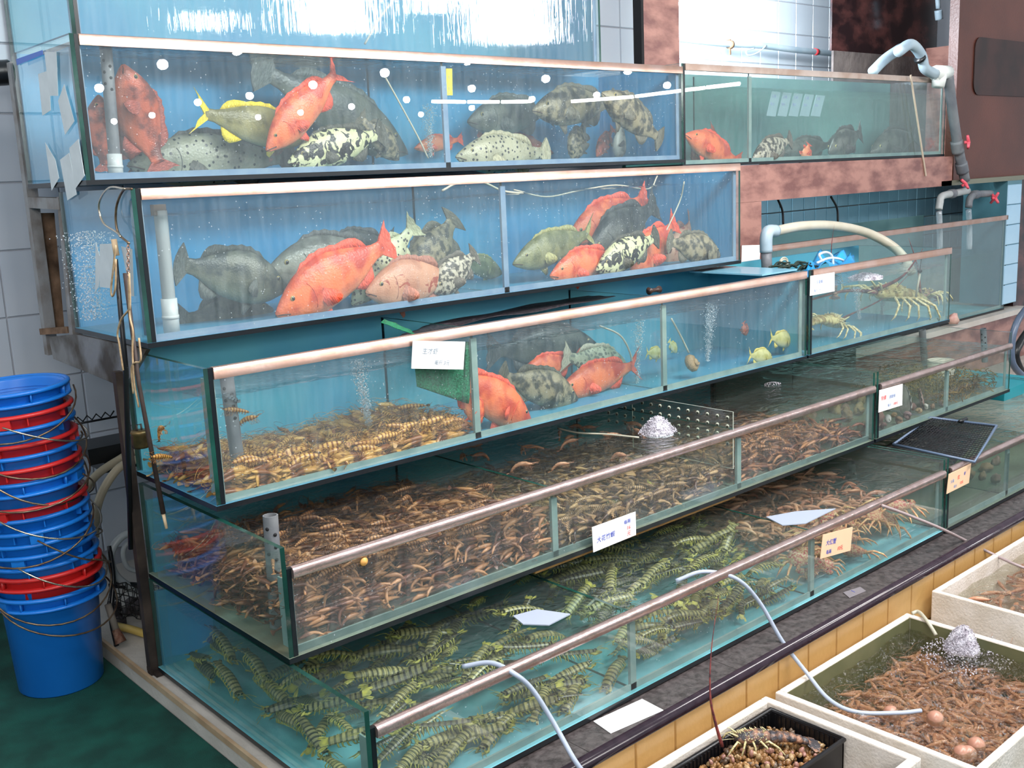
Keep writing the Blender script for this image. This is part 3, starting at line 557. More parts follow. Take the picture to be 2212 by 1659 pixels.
def prawn_mb(curl, lo=False, seed=0):
    rr = random.Random(seed); mb = MB(); n = 6 if lo else 8
    ts = [0, .06, .14, .24, .34, .36, .45, .47, .56, .58, .67, .69, .78, .80, .88] if not lo else [0, .1, .25, .38, .55, .72, .88]
    def P(t): a = curl*(t-.35)*2.0 if t > .35 else 0; return Vector((t-(a*a)*.12, 0, -abs(a)*.30*max(0, t-.35)*2))
    def rad(t): return .008+.062*math.sin(min(1, t/.3)*math.pi/2)*(1 if t < .35 else max(.25, 1-(t-.35)*1.25))
    rs = [rad(t)*(1.07 if i % 2 else .95) for i, t in enumerate(ts)]
    mb.tube([P(t) for t in ts], rs, n, 0, flat=1.15)
    e = P(.88)
    for a in (-.5, -.25, 0, .25, .5):                      # tail fan
        d = Vector((math.cos(a), math.sin(a), -.3*curl)).normalized(); q = Vector((-d.y, d.x, 0))*.028
        mb.add([e-q*.3, e+q*.3, e+d*.13+q, e+d*.15, e+d*.13-q], [(0, 1, 2, 3, 4)])
    mb.tube([(.02, 0, .03), (-.09, 0, .07)], [.014, .002], 4)      # rostrum
    if not lo:
        for s in (-1, 1):
            mb.ball((.02, s*.045, .035), .018, 5, 1)
            for i in range(5):
                t = .10+.055*i; mb.tube([(t, s*.03, -.05), (t-.02, s*.09, -.12), (t-.05+rr.uniform(-.02, .02), s*.07, -.20)], .007, 3, caps=False)
            for i in range(5):
                t = .40+.095*i; p = P(t); mb.tube([p+Vector((0, s*.02, -.04)), p+Vector((-.03, s*.03, -.11))], [.014, .005], 3, caps=False)
    for s in (-1, 1):
        k = rr.uniform(.5, 1.3); mb.tube(bez([(0, s*.02, .02), (-.18, s*.10, .10*k), (.05, s*.22, .14*k), (.40, s*.28, .05)], 2 if lo else 3), .0045, 3, caps=False)
    return mb
def mantis_mbs(curl, seed):
    rr = random.Random(seed); body, legs, tailf, ant = MB(), MB(), MB(), MB()
    def P(t): a = curl*(t-.1); return Vector((t*math.cos(a*.5), 0, .16*curl*(t-t*t)*2))
    k = 12
    for i in range(k):
        t0 = .05+i*.066; t1 = t0+.072; w0 = .062+.022*math.sin(math.pi*min(1, (i+2)/11)); w1 = w0*1.07; p0, p1 = P(t0), P(t1); vs = []
        for p, w in ((p0, w0*.93), (p1, w1)):
            for j in range(7):
                a = math.pi*j/6; vs.append(p+Vector((0, math.cos(a)*w, math.sin(a)*w*.62)))
        body.add(vs, [(j, j+1, j+8, j+7) for j in range(6)]+[(0, 7, 13, 6), tuple(range(7))[::-1], tuple(range(7, 14))])
    body.box(P(.0)+Vector((0, -.035, -.01)), P(.0)+Vector((.07, .035, .03)))
    for s in (-1, 1):
        body.ball(P(0)+Vector((-.015, s*.028, .03)), (.016, .022, .016), 6, 1)
        for i in range(10):
            t = .14+i*.066; p = P(t); dz = -.055-.02*rr.random(); o = rr.uniform(-.02, .02)
            legs.tube([p+Vector((0, s*.055, 0)), p+Vector((o-.01, s*.095, dz*.6)), p+Vector((o-.03, s*.075, dz*1.5))], [.014, .012, .004], 4, caps=False)
        legs.tube([P(.1)+Vector((0, s*.04, -.01)), P(.02)+Vector((0, s*.08, -.03)), P(.0)+Vector((-.09, s*.05, -.01)), P(0)+Vector((-.0, s*.03, -.05))], [.018, .024, .018, .006], 5)
        for q in range(2):
            ant.tube(bez([P(0)+Vector((-.01, s*.02, .01)), P(0)+Vector((-.09, s*(.05+.05*q), .05)), P(0)+Vector((-.18, s*(.12+.06*q), .09*rr.random()))], 3), .0045, 3, caps=False)
        ant.add([P(0)+Vector(v) for v in ((0, s*.03, 0), (-.03, s*.10, .0), (-.075, s*.12, .01), (-.04, s*.05, .01))], [(0, 1, 2, 3)])
    e = P(.85)
    tailf.add([e+Vector(v) for v in ((0, -.055, .02), (0, .055, .02), (.10, .05, .0), (.13, .02, -.005), (.13, -.02, -.005), (.10, -.05, 0))], [(0, 1, 2, 3, 4, 5)])
    for s in (-1, 1):
        tailf.add([e+Vector(v) for v in ((0, s*.05, 0), (.05, s*.09, 0), (.13, s*.12, -.02), (.16, s*.08, -.02), (.10, s*.055, -.005))], [(0, 1, 2, 3, 4)])
        tailf.tube([e+Vector((.02, s*.06, 0)), e+Vector((.17, s*.10, -.01))], [.01, .002], 4)
    return body, legs, tailf, ant
EYES = EYE
def pmesh(nm, mat, curls, lo=False): return [prawn_mb(c, lo, i+3).mesh(nm, [mat, EYE], True) for i, c in enumerate(curls)]
PRM = {'amber': pmesh('prawn', PR_OR, (.2, .7, 1.1)), 'brown': pmesh('prawn', PR_BR, (.15, .6, 1.0)), 'pink': pmesh('prawn', PR_PK, (.3, .9)), 'tiger': pmesh('prawn', PR_TG, (.25, .8))}
FRONT = [None]
def place(x, y, z, L_, yaw=None, pitch=None, roll=None):
    yaw = (R_.uniform(0, 6.283) if FRONT[0] is None or y > FRONT[0] else R_.choice((0, math.pi))+R_.uniform(-.3, .3)) if yaw is None else yaw; pitch = R_.uniform(-.25, .25) if pitch is None else pitch; roll = R_.uniform(-1.2, 1.2) if roll is None else roll
    return Matrix.Translation((x, y, z)) @ Euler((roll, pitch, yaw)).to_matrix().to_4x4() @ Matrix.Scale(L_, 4) @ Matrix.Translation((-.45, 0, 0))
def scatter(n, kind, x0, x1, y0, y1, zf, L_, label, group, front=.5, roll=None, pitch=None, yaw=None):
    for i in range(n):
        x = R_.uniform(x0, x1); y = y0+(y1-y0)*(R_.random()**(1/front if front < 1 else front)); z = zf(x, y)*1.0
        put('prawn', R_.choice(PRM[kind]), None, label, 'prawn', group, M=place(x, y, z, L_*R_.uniform(.85, 1.15), yaw, pitch, roll))
def mass(name, label, n, mat, x0, x1, y0, y1, zf, L_, lo=True, cat='prawns'):
    base_z = zf((x0+x1)/2, (y0+y1)/2); ymin = .634 if base_z > .6 else .328 if base_z > .3 else .014 if base_z > 0 else -9
    """the uncountable lower layers of a heap, one object"""
    base = [prawn_mb(c, True, i) for i, c in enumerate((.2, .8, 1.2))]; mb = MB()
    for i in range(n):
        x = R_.uniform(x0, x1); y = R_.uniform(y0, y1); z = zf(x, y)-R_.uniform(.0, .02)
        M = place(x, y, z, L_*R_.uniform(.85, 1.2)); b = R_.choice(base); mb.add([M @ Vector(v) for v in b.v], b.f, 0)
    zm = {0: .686, 1: .378, 2: .086}[0 if base_z > .6 else 1 if base_z > .3 else 2] if base_z > 0 else -9
    mb.v = [(v[0], max(v[1], ymin), max(v[2], zm)) for v in mb.v]
    return mb.build(name, [mat], None, label=label, cat=cat, kind='stuff')
def heap(name, label, x0, x1, y0, y1, z0, zf, mat):
    """low mound under the animals"""
    nx, ny = 40, 14; vs = []
    for j in range(ny+1):
        for i in range(nx+1):
            x = x0+(x1-x0)*i/nx; y = y0+(y1-y0)*j/ny; vs.append((x, y, max(z0+.002, zf(x, y)-.022)))
    return vs
N_ = lambda x, y, s=6, o=0: noise.noise(Vector((x*s, y*s, o)))
# third tank: amber prawns in the left bay; those against the glass lie along it
FRONT[0] = .69
z3 = lambda x, y: .700+.045*max(0, 1-abs(x-.10)/.35)+.040*max(0, min(1, (x-.35)/.45))+.022*N_(x, y)+R_.uniform(0, .018)
scatter(80, 'amber', .09, .79, .665, .84, lambda x, y: z3(x, y)+.015, .122, 'amber prawn in the heap on the bottom of the third tank', 'amber prawns in the third tank', front=.6)
mass('prawn_mass', 'lower layers of amber prawns in the third tank', 1300, PR_OR, .05, .83, .644, 1.05, lambda x, y: .698+(z3(x, y)-.695)*R_.random()**.7, .110)
# loose prawns swimming in the third tank
for i, (px, py, yy, a) in enumerate(((510, 885, .70, 0), (530, 905, .70, 2.2), (345, 925, .80, 1.5), (350, 985, .78, .4))):
    p = at(px, py, 'y', yy); put('prawn', PRM['amber'][i % 3], None, 'pale prawn clinging to the drilled pipe in the third tank' if i < 2 else 'amber prawn swimming near the left glass of the third tank', 'prawn', 'prawns on the pipe' if i < 2 else 'prawns by the left glass', M=place(p.x, p.y, p.z, .085, a, .2, 0))
# fourth tank
FRONT[0] = .39
z4 = lambda x, y: .375+(.150-.14*max(0, (y-.36))*.6)*(1 if x < .85 else .50 if x < 1.75 else .42)+.022*N_(x, y, 7)+R_.uniform(0, .02)
scatter(80, 'brown', .06, .83, .345, .58, z4, .085, 'brown prawn in the crowded left bay of the fourth tank', 'brown prawns in the left bay', front=.6)
zd = lambda zf: (lambda x, y: .392+(zf(x, y)-.385)*R_.random()**.75)
mass('prawn_mass', 'brown prawns packed in the left bay of the fourth tank', 3600, PR_BR, .045, .855, .338, 1.05, zd(z4), .080)
z4s = lambda x, y: R_.uniform(.545, .572)
scatter(36, 'brown', .06, .84, .38, .80, z4s, .085, 'brown prawn just under the water surface in the fourth tank', 'prawns under the surface of the fourth tank', front=1, roll=0, pitch=0)
scatter(30, 'tiger', .93, 1.70, .345, .50, z4, .095, 'striped prawn in the middle bay of the fourth tank', 'striped prawns in the middle bay', front=.6)
mass('prawn_mass', 'striped prawns covering the bottom of the middle bay of the fourth tank', 1500, PR_TG, .92, 1.71, .338, 1.05, zd(z4), .085)
scatter(18, 'pink', .93, 1.70, .45, 1.0, z4s, .09, 'reddish prawn under the surface of the middle bay', 'reddish prawns in the middle bay', front=1, roll=0, pitch=0)
scatter(16, 'brown', 1.81, 2.54, .345, .55, z4, .09, 'brown prawn in the right bay of the fourth tank', 'brown prawns in the right bay', front=.6)
mass('prawn_mass', 'brown prawns covering the bottom of the right bay of the fourth tank', 1100, PR_BR, 1.79, 2.56, .338, 1.05, zd(z4), .085)
# mantis shrimps
MSM = []
FRONT[0] = .12
for i, (c, mt) in enumerate(((.5, MS_A), (.9, MS_A), (.2, MS_D), (1.2, MS_A), (-.3, MS_D))):
    b, l, t, a = mantis_mbs(c, i); MSM.append((b.mesh('body', [mt, EYE], False), l.mesh('legs', [MS_Y]), t.mesh('tail_fan', [mt if i % 2 else MS_Y], False), a.mesh('antennae', [MS_Y])))
def mantis(M, label, group, k=None):
    b, l, t, a = R_.choice(MSM) if k is None else MSM[k]
    r = root('mantis_shrimp', label, 'mantis shrimp', group, M); put('body', b, r); put('legs', l, r); put('tail_fan', t, r); put('antennae', a, r); return r
def mset(n, x0, x1, y0, y1, z, L_, label, group, tilt=.35, yaw=None):
    for i in range(n):
        x = R_.uniform(x0, x1); y = R_.uniform(y0, y1)
        mantis(place(x, y, z(x, y), L_*R_.uniform(.85, 1.15), R_.uniform(-.7, .7)+R_.choice((0, math.pi)) if yaw is None else yaw, R_.uniform(-tilt, tilt), R_.uniform(-.6, .6)), label, group)
zlow = lambda x, y: .105+R_.uniform(0, .02)
zmid = lambda x, y: .13+R_.uniform(0, .13)
mset(20, .10, .76, .06, .16, zlow, .16, 'mantis shrimp by the front glass of the left bay, lowest tank', 'mantis shrimps at the front of the left bay')
mset(58, .08, .78, .14, .60, zmid, .17, 'mantis shrimp deeper in the left bay of the lowest tank', 'mantis shrimps deeper in the left bay')
mset(40, .94, 1.64, .06, .18, lambda x, y: .105+R_.uniform(0, .08), .15, 'mantis shrimp by the front glass of the middle bay, lowest tank', 'mantis shrimps at the front of the middle bay')
mset(74, .94, 1.64, .14, .60, zmid, .17, 'mantis shrimp deeper in the middle bay of the lowest tank', 'mantis shrimps deeper in the middle bay')
mset(9, 1.0, 1.4, .40, .46, lambda x, y: .40+R_.uniform(0, .05), .12, 'mantis shrimp among the striped prawns of the fourth tank', 'mantis shrimps in the fourth tank', yaw=.3)
for (px, py, yy, a, kk) in ((968, 1640, .09, .35, 0), (1080, 1590, .09, .3, 1), (1330, 1500, .09, .4, 3), (1240, 1600, .09, .5, 0)):
    p = at(px, py, 'y', yy); mantis(place(p.x, p.y, max(p.z, .10), .18, a, -.1, 0), 'banded mantis shrimp resting on the turquoise bottom near the front glass', 'banded mantis shrimps near the front glass', kk)
FRONT[0] = None
mset(14, .03, .13, .12, .95, lambda x, y: .10+R_.uniform(0, .10), .17, 'mantis shrimp along the left side glass of the lowest tank', 'mantis shrimps along the left side glass', yaw=1.5)
FRONT[0] = .12
# reddish heap of crabs / prawns in the right bay
z5 = lambda x, y: .20+.05*N_(x, y, 5)+R_.uniform(0, .04)
scatter(16, 'pink', 1.86, 2.46, .30, .85, z5, .11, 'reddish prawn in the heap of the right bay, lowest tank', 'reddish prawns in the right bay', front=1)
mass('prawn_mass', 'reddish prawns piled in the right bay of the lowest tank', 900, PR_PK, 1.80, 2.50, .22, .98, lambda x, y: .10+(z5(x, y)-.10)*R_.random()**.6, .10)
FRONT[0] = None
# ================================================================ LAMPS OF THE HALL (seen mirrored in the glass)
BULB = emat('bulb_glow', (1, .97, .93), 75); TUBE = emat('tube_glow', (1, .99, .96), 40)
YM = 1.2405
def mirrored(px, py, z, ym=YM):
    P = at(px, py, 'y', ym); q = ray(px, py); q = Vector((q.x, -q.y, q.z)); return P + q*((z-P.z)/q.z)
bm = MB().ball((0, 0, 0), .060, 14).mesh('bulb', BULB); capm = MB().tube([(0, 0, .05), (0, 0, .16)], [.03, .018], 8).mesh('lamp_cap', RUBBER)
for px, py in ((352,139),(512,107),(832,157),(1010,130),(215,190),(428,221),(540,207),(677,183),(329,249),(247,262),(558,253),(650,243),(760,230),(879,215),(910,247),(1020,233),(1020,191),(1180,170),(1357,152),(1442,184),(1290,205),(1150,214)):
    p = mirrored(px, py, 2.9); r = root('hall_lamp', 'round white hall lamp mirrored as a dot in the top tank glass', 'lamp', 'round hall lamps', Matrix.Translation(p)); put('bulb', bm, r); put('lamp_cap', capm, r)
for (a, b, c, d) in ((935, 219, 1005, 220), (1012, 220, 1078, 220), (1085, 220, 1148, 219), (1236, 219, 1368, 209), (1375, 208, 1470, 196), (1478, 195, 1545, 187), (1552, 186, 1622, 178)):
    p, q = mirrored(a, b, 3.0), mirrored(c, d, 3.0)
    MB().tube([p, q], .035, 8).build('tube_lamp', [TUBE], None, label='fluorescent tube of the hall mirrored as a bright dash in the glass', cat='lamp', group='fluorescent tubes of the hall')
# big lamps mirrored in the streaming water of the uppermost tank
for i, (px, py, wd, hh) in enumerate(((450, 45, .22, .16), (720, 20, .70, .45), (1105, 30, .95, .62), (935, 5, .2, .2))):
    p = mirrored(px, py, 3.3, 1.54); r = root('flood_lamp', 'bright flood lamp of the hall mirrored in the streaming water', 'lamp', 'flood lamps of the hall', Matrix.Translation(p))
    MB().box((-wd/2, -.02, -hh/2), (wd/2, .0, hh/2)).build('diffuser', [emat('flood_glow', (1, 1, 1), 32)], r, False)
    MB().box((-wd/2-.02, -.10, -hh/2-.02), (wd/2+.02, -.021, hh/2+.02)).build('housing', [RUBBER], r, False)
# lamp in the tiled recess behind the granite pillar
rl = root('recess_lamp', 'glaring tube lamp at the edge of the granite pillar in the tiled recess', 'lamp', None, Matrix.Translation(at(1452, 45, 'y', 2.2)))
MB().tube([(-.04, 0, -.09), (.02, 0, .10)], .03, 10).build('tube', [emat('recess_glow', (.95, .97, 1), 55)], rl)
area('recess_light', at(1500, -20, 'y', 1.9), at(1600, 60, 'y', 2.4), .5, .3, 60, (.86, .93, 1))
# ================================================================ PRICE CARDS AND PAPERS
PAPER = pmat('white_card', (.93, .93, .92), .5); PAPER_O = pmat('orange_card', (.92, .62, .40), .5); PAPER_G = pmat('damp_paper', (.62, .68, .70), .6, 0, .3, (.70, .76, .78), 14)
INK = {'blue': pmat('blue_ink', (.06, .09, .50), .6), 'red': pmat('red_ink', (.80, .08, .08), .6), 'pale': pmat('pale_blue_ink', (.30, .38, .62), .6), 'grey': pmat('grey_ink', (.20, .26, .32), .6)}
def card(label, corners, ax, v, mat, texts=(), name='price_card', th=.002, cat='price card', group=None):
    """corners: photograph pixels TL TR BR BL on plane ax = v; texts: (string, u, v, size, ink) with u, v in 0..1 from the lower left"""
    P = [at(x, y, ax, v) for x, y in corners]; nrm = (P[1]-P[0]).cross(P[3]-P[0]).normalized()
    if nrm.dot(CAM-P[0]) < 0: nrm = -nrm
    o = P[3]; X = (P[2]-P[3]); Yv = (P[0]-P[3]); wd, ht = X.length, Yv.length; Xn = X.normalized(); Yn = nrm.cross(Xn)
    M = Matrix(((Xn.x, Yn.x, nrm.x, o.x), (Xn.y, Yn.y, nrm.y, o.y), (Xn.z, Yn.z, nrm.z, o.z), (0, 0, 0, 1))); Mi = M.inverted()
    L2 = [Mi @ p for p in P]; mb = MB(); vs = [(p.x, p.y, 0) for p in L2]+[(p.x, p.y, th) for p in L2]
    mb.add(vs, [(0, 1, 2, 3)[::-1], (4, 5, 6, 7), (0, 4, 5, 1)[::-1], (1, 5, 6, 2)[::-1], (2, 6, 7, 3)[::-1], (3, 7, 4, 0)[::-1]])
    c = put(name, mb.mesh(name, mat, False), None, label, cat, group, M=M)
    sh = (L2[0].x-L2[3].x)/max(1e-6, L2[0].y); sx = (L2[1].y-L2[0].y)
    for s, u, w_, size, ink in texts:
        f = bpy.data.curves.new('lettering', 'FONT'); f.body = s; f.size = size*ht; f.extrude = .0002; f.offset = .0; f.materials.append(INK[ink]); f.shear = .15
        tf_ = bpy.data.objects.new('lettering', f); me_ = bpy.data.meshes.new_from_object(tf_); bpy.data.objects.remove(tf_)
        t = bpy.data.objects.new('lettering', me_); COL.objects.link(t); t.parent = c; t.location = (u*wd+sh*w_*ht, w_*ht, th+.0006)
    return c
card('white price card before the green net on the third tank rim', ((891, 736), (1004, 738), (1000, 798), (888, 796)), 'y', .610, PAPER, (('生才虾', .18, .56, .24, 'grey'), ('每斤 3元', .42, .17, .19, 'grey')))
card('white price card with blue and red writing leaning on the fourth tank', ((1278, 1139), (1372, 1105), (1373, 1155), (1281, 1193)), 'y', .295, PAPER, (('大花竹蝦', .08, .33, .25, 'blue'), ('每両', .72, .62, .19, 'blue'), ('16', .78, .36, .21, 'red'), ('元', .78, .12, .22, 'red')))
card('small white price card hanging at the left corner of the lobster tank', ((1750, 596), (1802, 588), (1802, 629), (1749, 639)), 'y', .608, PAPER, (('小生龍蝦', .14, .56, .20, 'pale'), ('每斤  元', .14, .15, .18, 'pale')))
card('white price card with red characters on the shellfish tank', ((1899, 843), (1949, 829), (1948, 875), (1897, 891)), 'y', .302, PAPER, (('特價', .07, .52, .22, 'red'), ('鮮鮑魚', .42, .50, .18, 'pale'), ('每斤', .36, .14, .16, 'pale'), ('100元', .60, .14, .16, 'red')))
card('orange price card on the glass of the lowest tank', ((1777, 1155), (1841, 1138), (1836, 1189), (1771, 1207)), 'y', -.012, PAPER_O, (('大红蟹', .12, .52, .26, 'blue'), ('每両', .16, .14, .20, 'blue'), ('10元', .52, .18, .22, 'red')))
card('orange price card below the black basket', ((2049, 1024), (2097, 1001), (2092, 1043), (2044, 1067)), 'y', -.012, PAPER_O, (('大海', .10, .46, .20, 'pale'), ('红', .42, .50, .24, 'red'), ('虾', .70, .56, .20, 'blue'), ('每斤', .28, .14, .18, 'pale'), ('12元', .55, .18, .18, 'red')))
card('blank white card lying flat on the dark ledge', ((1282, 1559), (1387, 1511), (1433, 1535), (1319, 1585)), 'z', .0665, PAPER, (), 'paper_card', cat='card')
card('small translucent sticker lying on the dark ledge', ((1821, 1280), (1858, 1268), (1871, 1277), (1835, 1292)), 'z', .0665, pmat('clear_sticker', (.22, .20, .22), .3), (('l', .45, .35, .5, 'blue'),), 'sticker', .001, cat='sticker')
card('white card stuck on the lower granite pillar', ((1602, 530), (1642, 529), (1640, 572), (1601, 575)), 'y', YG-.004, PAPER, (), 'notice_card', cat='card')
SP = [('long paper slip stuck at the top of the top tank side', ((96, 112), (122, 112), (126, 207), (108, 207))), ('torn paper slip overlapping the long slip on the top tank side', ((83, 160), (106, 152), (110, 238), (92, 250))),
      ('pointed paper slip right of the torn slip on the top tank side', ((139, 182), (149, 205), (161, 265), (141, 291), (136, 250), (126, 218))[0:1]+((161, 262), (141, 291), (126, 218))),
      ('curled paper slip at the lower left of the top tank side', ((98, 308), (120, 345), (128, 385), (112, 412))), ('paper slip hanging below the top tank base', ((130, 345), (150, 330), (166, 420), (146, 433))), ('paper slip at the lower right corner of the top tank side', ((150, 320), (170, 300), (183, 380), (163, 408)))]
for lb, cs in SP: card(lb, cs, 'x', -.004, PAPER_G, (), 'paper_slip', .0008, 'paper')
card('pale paper slip beside the wooden stick on the second tank side', ((216, 527), (245, 526), (243, 623), (216, 620)), 'x', -.004, PAPER_G, (), 'paper_slip', .0008, 'paper')
card('pale pointed paper slip at the left of the second tank side', ((207, 523), (218, 560), (214, 618), (206, 632)), 'x', -.004, PAPER_G, (), 'paper_slip', .0008, 'paper')
card('narrow paper strip behind the chain on the second tank side', ((262, 532), (286, 538), (290, 640), (284, 640)), 'x', -.004, PAPER_G, (), 'paper_slip', .0008, 'paper')
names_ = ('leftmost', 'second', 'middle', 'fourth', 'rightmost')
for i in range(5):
    x = 1660+24*i; card(names_[i]+' of five faint reflected price slips, built inside the tank on the granite beam', ((x+7, 197+2*i), (x+26, 199+2*i), (x+15, 252), (x-5, 250)), 'y', YG+.10, pmat('reflected_paper', (.26, .40, .44), .6), (('石斑', .15, .72, .14, 'pale'), ('每斤', .15, .42, .14, 'pale')), 'reflected_slip', .0008)  # card reflections built as teal paper behind the glass
card('strip of blue tape along the top of the top tank side', ((35, 128), (92, 108), (93, 118), (37, 141)), 'x', -.004, pmat('blue_tape', (.02, .12, .55), .4), (), 'blue_tape', .0008, 'tape')
YEL = pmat('yellow_label', (.85, .70, .03), .5)
card('yellow label behind the divider of the top tank', ((963, 148), (976, 148), (977, 206), (964, 206)), 'y', 1.27, YEL, (('l', .3, .6, .2, 'grey'), ('l', .3, .2, .2, 'grey')), 'yellow_tag', cat='label')
# ================================================================ TOWER OF BUCKETS
BBLUE = pmat('blue_plastic', (.008, .16, .60), .30, 0, .5, (.012, .19, .66), 3); BRED = pmat('red_plastic', (.60, .022, .022), .35, 0, .5); WIRE = pmat('brown_wire', (.10, .055, .035), .35, .7, .5, (.30, .22, .14), 25)
WIRE_B = pmat('shiny_wire', (.55, .48, .38), .22, .9)
BCY = 1.43; RL = .163
lips = [1311, 1261, 1237, 1209, 1183, 1155, 1126, 1101, 1045, 1015, 987, 961, 927, 897, 848]
cols = 'BRBBBBBRBRBRBRB'
zl_ = [at(60, py, 'y', BCY-RL).z for py in lips]; Hb = zl_[0]
xb_ = at(225, 1255, 'y', BCY).x-RL; xt_ = at(153, 822, 'y', BCY).x-RL
def bucket_meshes(H, mat):
    r0 = .122; wl_ = lambda z: r0+(RL-.012-r0)*z/H
    body = MB().lathe([(0, .001), (r0-.004, 0), (r0, .004), (.1365, H-.051), (.1425, H-.045), (.1435, H-.012), (RL-.010, H-.003), (RL-.014, H), (.1415, H-.010), (.1405, H-.043), (.1345, H-.051), (r0-.003, .006), (0, .006)], 40)
    lip = MB().lathe([(RL-.014, H-.002), (RL-.012, H+.003), (RL-.004, H+.003), (RL, H-.001), (RL, H-.007), (RL-.004, H-.009), (RL-.010, H-.008)], 40)
    col = MB().lathe([(.139, H-.032), (RL-.006, H-.031), (RL-.001, H-.034), (RL-.001, H-.039), (RL-.006, H-.042), (.139, H-.041)], 40)
    for i in range(8):
        a = 2*math.pi*i/8+.4; M = Matrix.Rotation(a, 4, 'Z'); col.box((RL-.018, -.0016, H-.040), (RL-.004, .0016, H-.004), 0, M)
    ears = MB()
    for a in (0, math.pi): ears.box((.139, -.018, H-.038), (RL-.001, .018, H-.006), 0, Matrix.Rotation(a, 4, 'Z'))
    ribs = MB()
    for i in range(8):
        a = 2*math.pi*i/8+.4; ribs.box((.139, -.0016, H-.030), (RL-.006, .0016, H-.006), 0, Matrix.Rotation(a, 4, 'Z'))
    se = MB().box((.139, -.018, H-.034), (RL-.003, .018, H-.006))
    return body.mesh('body', mat), lip.mesh('rim', mat), col.mesh('collar', mat), ribs.mesh('rib_ring', mat, False), se.mesh('handle_ear', mat, False)
BM = {'B': bucket_meshes(Hb, BBLUE), 'R': bucket_meshes(Hb, BRED)}
def bail(H, drop, droop, bright=False):
    pts = []
    for i in range(21):
        a = math.pi*i/20; r = RL+.006+.040*math.sin(a)
        pts.append((r*math.cos(a), -r*math.sin(a)*math.cos(droop), H-.022-r*math.sin(a)*math.sin(droop)))
    return MB().tube(pts, .0027, 6).mesh('bail', WIRE_B if bright else WIRE)
az = [.35, .05, 2.2, .9, 2.6, 1.3, -.5, .75, 2.4, -.2, .55, 2.9, .2, 1.1, -.35]; dr = [.35, .5, .3, .45, .3, .55, .4, .35, .5, .3, .6, .35, .5, .3, .4]
words_ = ['bottom', 'second', 'third', 'fourth', 'fifth', 'sixth', 'seventh', 'eighth', 'ninth', 'tenth', 'eleventh', 'twelfth', 'thirteenth', 'fourteenth', 'topmost']
LEAN = math.atan((xt_-xb_)/(zl_[-1]-zl_[0]))*1.08; bx_ = xb_
for i, c in enumerate(cols):
    tl_ = LEAN*(0, .3, .6, .85)[min(i, 3)] if i < 4 else LEAN
    if i: bx_ += (zl_[i]-zl_[i-1])*math.tan(tl_)
    M = Matrix.Translation((bx_, BCY, zl_[i]-Hb)) @ Matrix.Rotation(tl_*.8, 4, 'Y') @ Matrix.Rotation(az[i], 4, 'Z')
    w_ = words_[i]+(' bucket from the floor in the nested tower' if 0 < i < 14 else ' bucket of the nested tower')
    r = root('bucket', ('blue ' if c == 'B' else 'red ')+'plastic bucket, '+w_.replace(' bucket', ''), 'bucket', 'nested plastic buckets', M)
    bm_ = BM[c]; wide = i == 0 or (zl_[i]-zl_[i-1]) > .058 or i in (1, 14)
    for q in (bm_[0], bm_[1], bm_[2] if wide else bm_[3]): put(q.name.split('.')[0], q, r)
    for a_ in (0, math.pi): put('handle_ear', bm_[4], r, M=Matrix.Rotation(a_, 4, 'Z'))
    put('bail', bail(Hb, 0, dr[i]+.15, i in (7, 13, 3)), r, label='bent wire handle')
# ================================================================ STAND, RODS AND HOOKS AT THE LEFT
GALV = pmat('rusty_galvanised_steel', (.32, .32, .32), .55, .4, .5, (.16, .12, .09), 9, .2, 40, None, 6, .45, .70); RUST = pmat('rusty_brown_steel', (.06, .035, .02), .8, .2, .3, (.26, .16, .10), 14, .5, 30); DARKST = pmat('dark_angle_steel', (.022, .016, .014), .6, .3, .4, (.07, .05, .04), 12)
st = root('steel_stand', 'rust-stained steel stand carrying the upper tanks at the left', 'stand')
def bar(a, b, w_, d_, mat, par, nm='post'):
    a, b = Vector(a), Vector(b); mb = MB(); X = Vector((1, 0, 0)); t = (b-a).normalized(); X = (X-t*X.dot(t)); X = X.normalized() if X.length > .1 else Vector((0, 1, 0)); Y = t.cross(X)
    vs = [p+X*sx*w_/2+Y*sy*d_/2 for p in (a, b) for sx, sy in ((-1, -1), (1, -1), (1, 1), (-1, 1))]
    return mb.add(vs, [(3, 2, 1, 0), (4, 5, 6, 7), (0, 1, 5, 4), (1, 2, 6, 5), (2, 3, 7, 6), (3, 0, 4, 7)]).build(nm, [mat], par, False)
bar(at(30, 135, 'y', 1.80), at(112, 765, 'y', 1.80), .034, .034, GALV, st)
bar(at(137, 425, 'y', 1.52), at(166, 745, 'y', 1.52), .030, .030, GALV, st)
bar(at(70, 437, 'y', 1.80), at(140, 440, 'y', 1.50), .034, .034, GALV, st, 'crossbar')
bar(at(92, 716, 'y', 1.79), at(152, 712, 'y', 1.60), .020, .020, RUST, st, 'crossbar')
bar(at(98, 460, 'y', 1.83), at(120, 706, 'y', 1.83), .040, .05, RUST, st, 'packing_board')
mb = MB(); A = [at(105, 728, 'x', -.006), at(160, 722, 'x', -.006), at(316, 756, 'x', -.006), at(268, 838, 'x', -.006), at(190, 805, 'x', -.006), at(115, 775, 'x', -.006)]
k = len(A); mb.add(A+[a+Vector((.012, 0, 0)) for a in A], [tuple(range(k)), tuple(range(2*k-1, k-1, -1))]+[(i, i+k, (i+1) % k+k, (i+1) % k) for i in range(k)]); mb.build('side_plate', [pmat('stained_plate', (.24, .24, .24), .6, .3, .4, (.07, .055, .04), 7, .2, 30, None, 6, .42, .62)], st, False)
yp = 1.135
bar((-.014, yp, at(268, 800, 'y', yp).z), (-.014, yp, .062), .026, .026, DARKST, st)
bar((-.02, yp, .066), (.05, yp, .066), .07, .012, DARKST, st, 'foot')
rod = root('gaff_rod', 'black metal rod hung on a wire hook by the second tank', 'rod'); XH = -.03
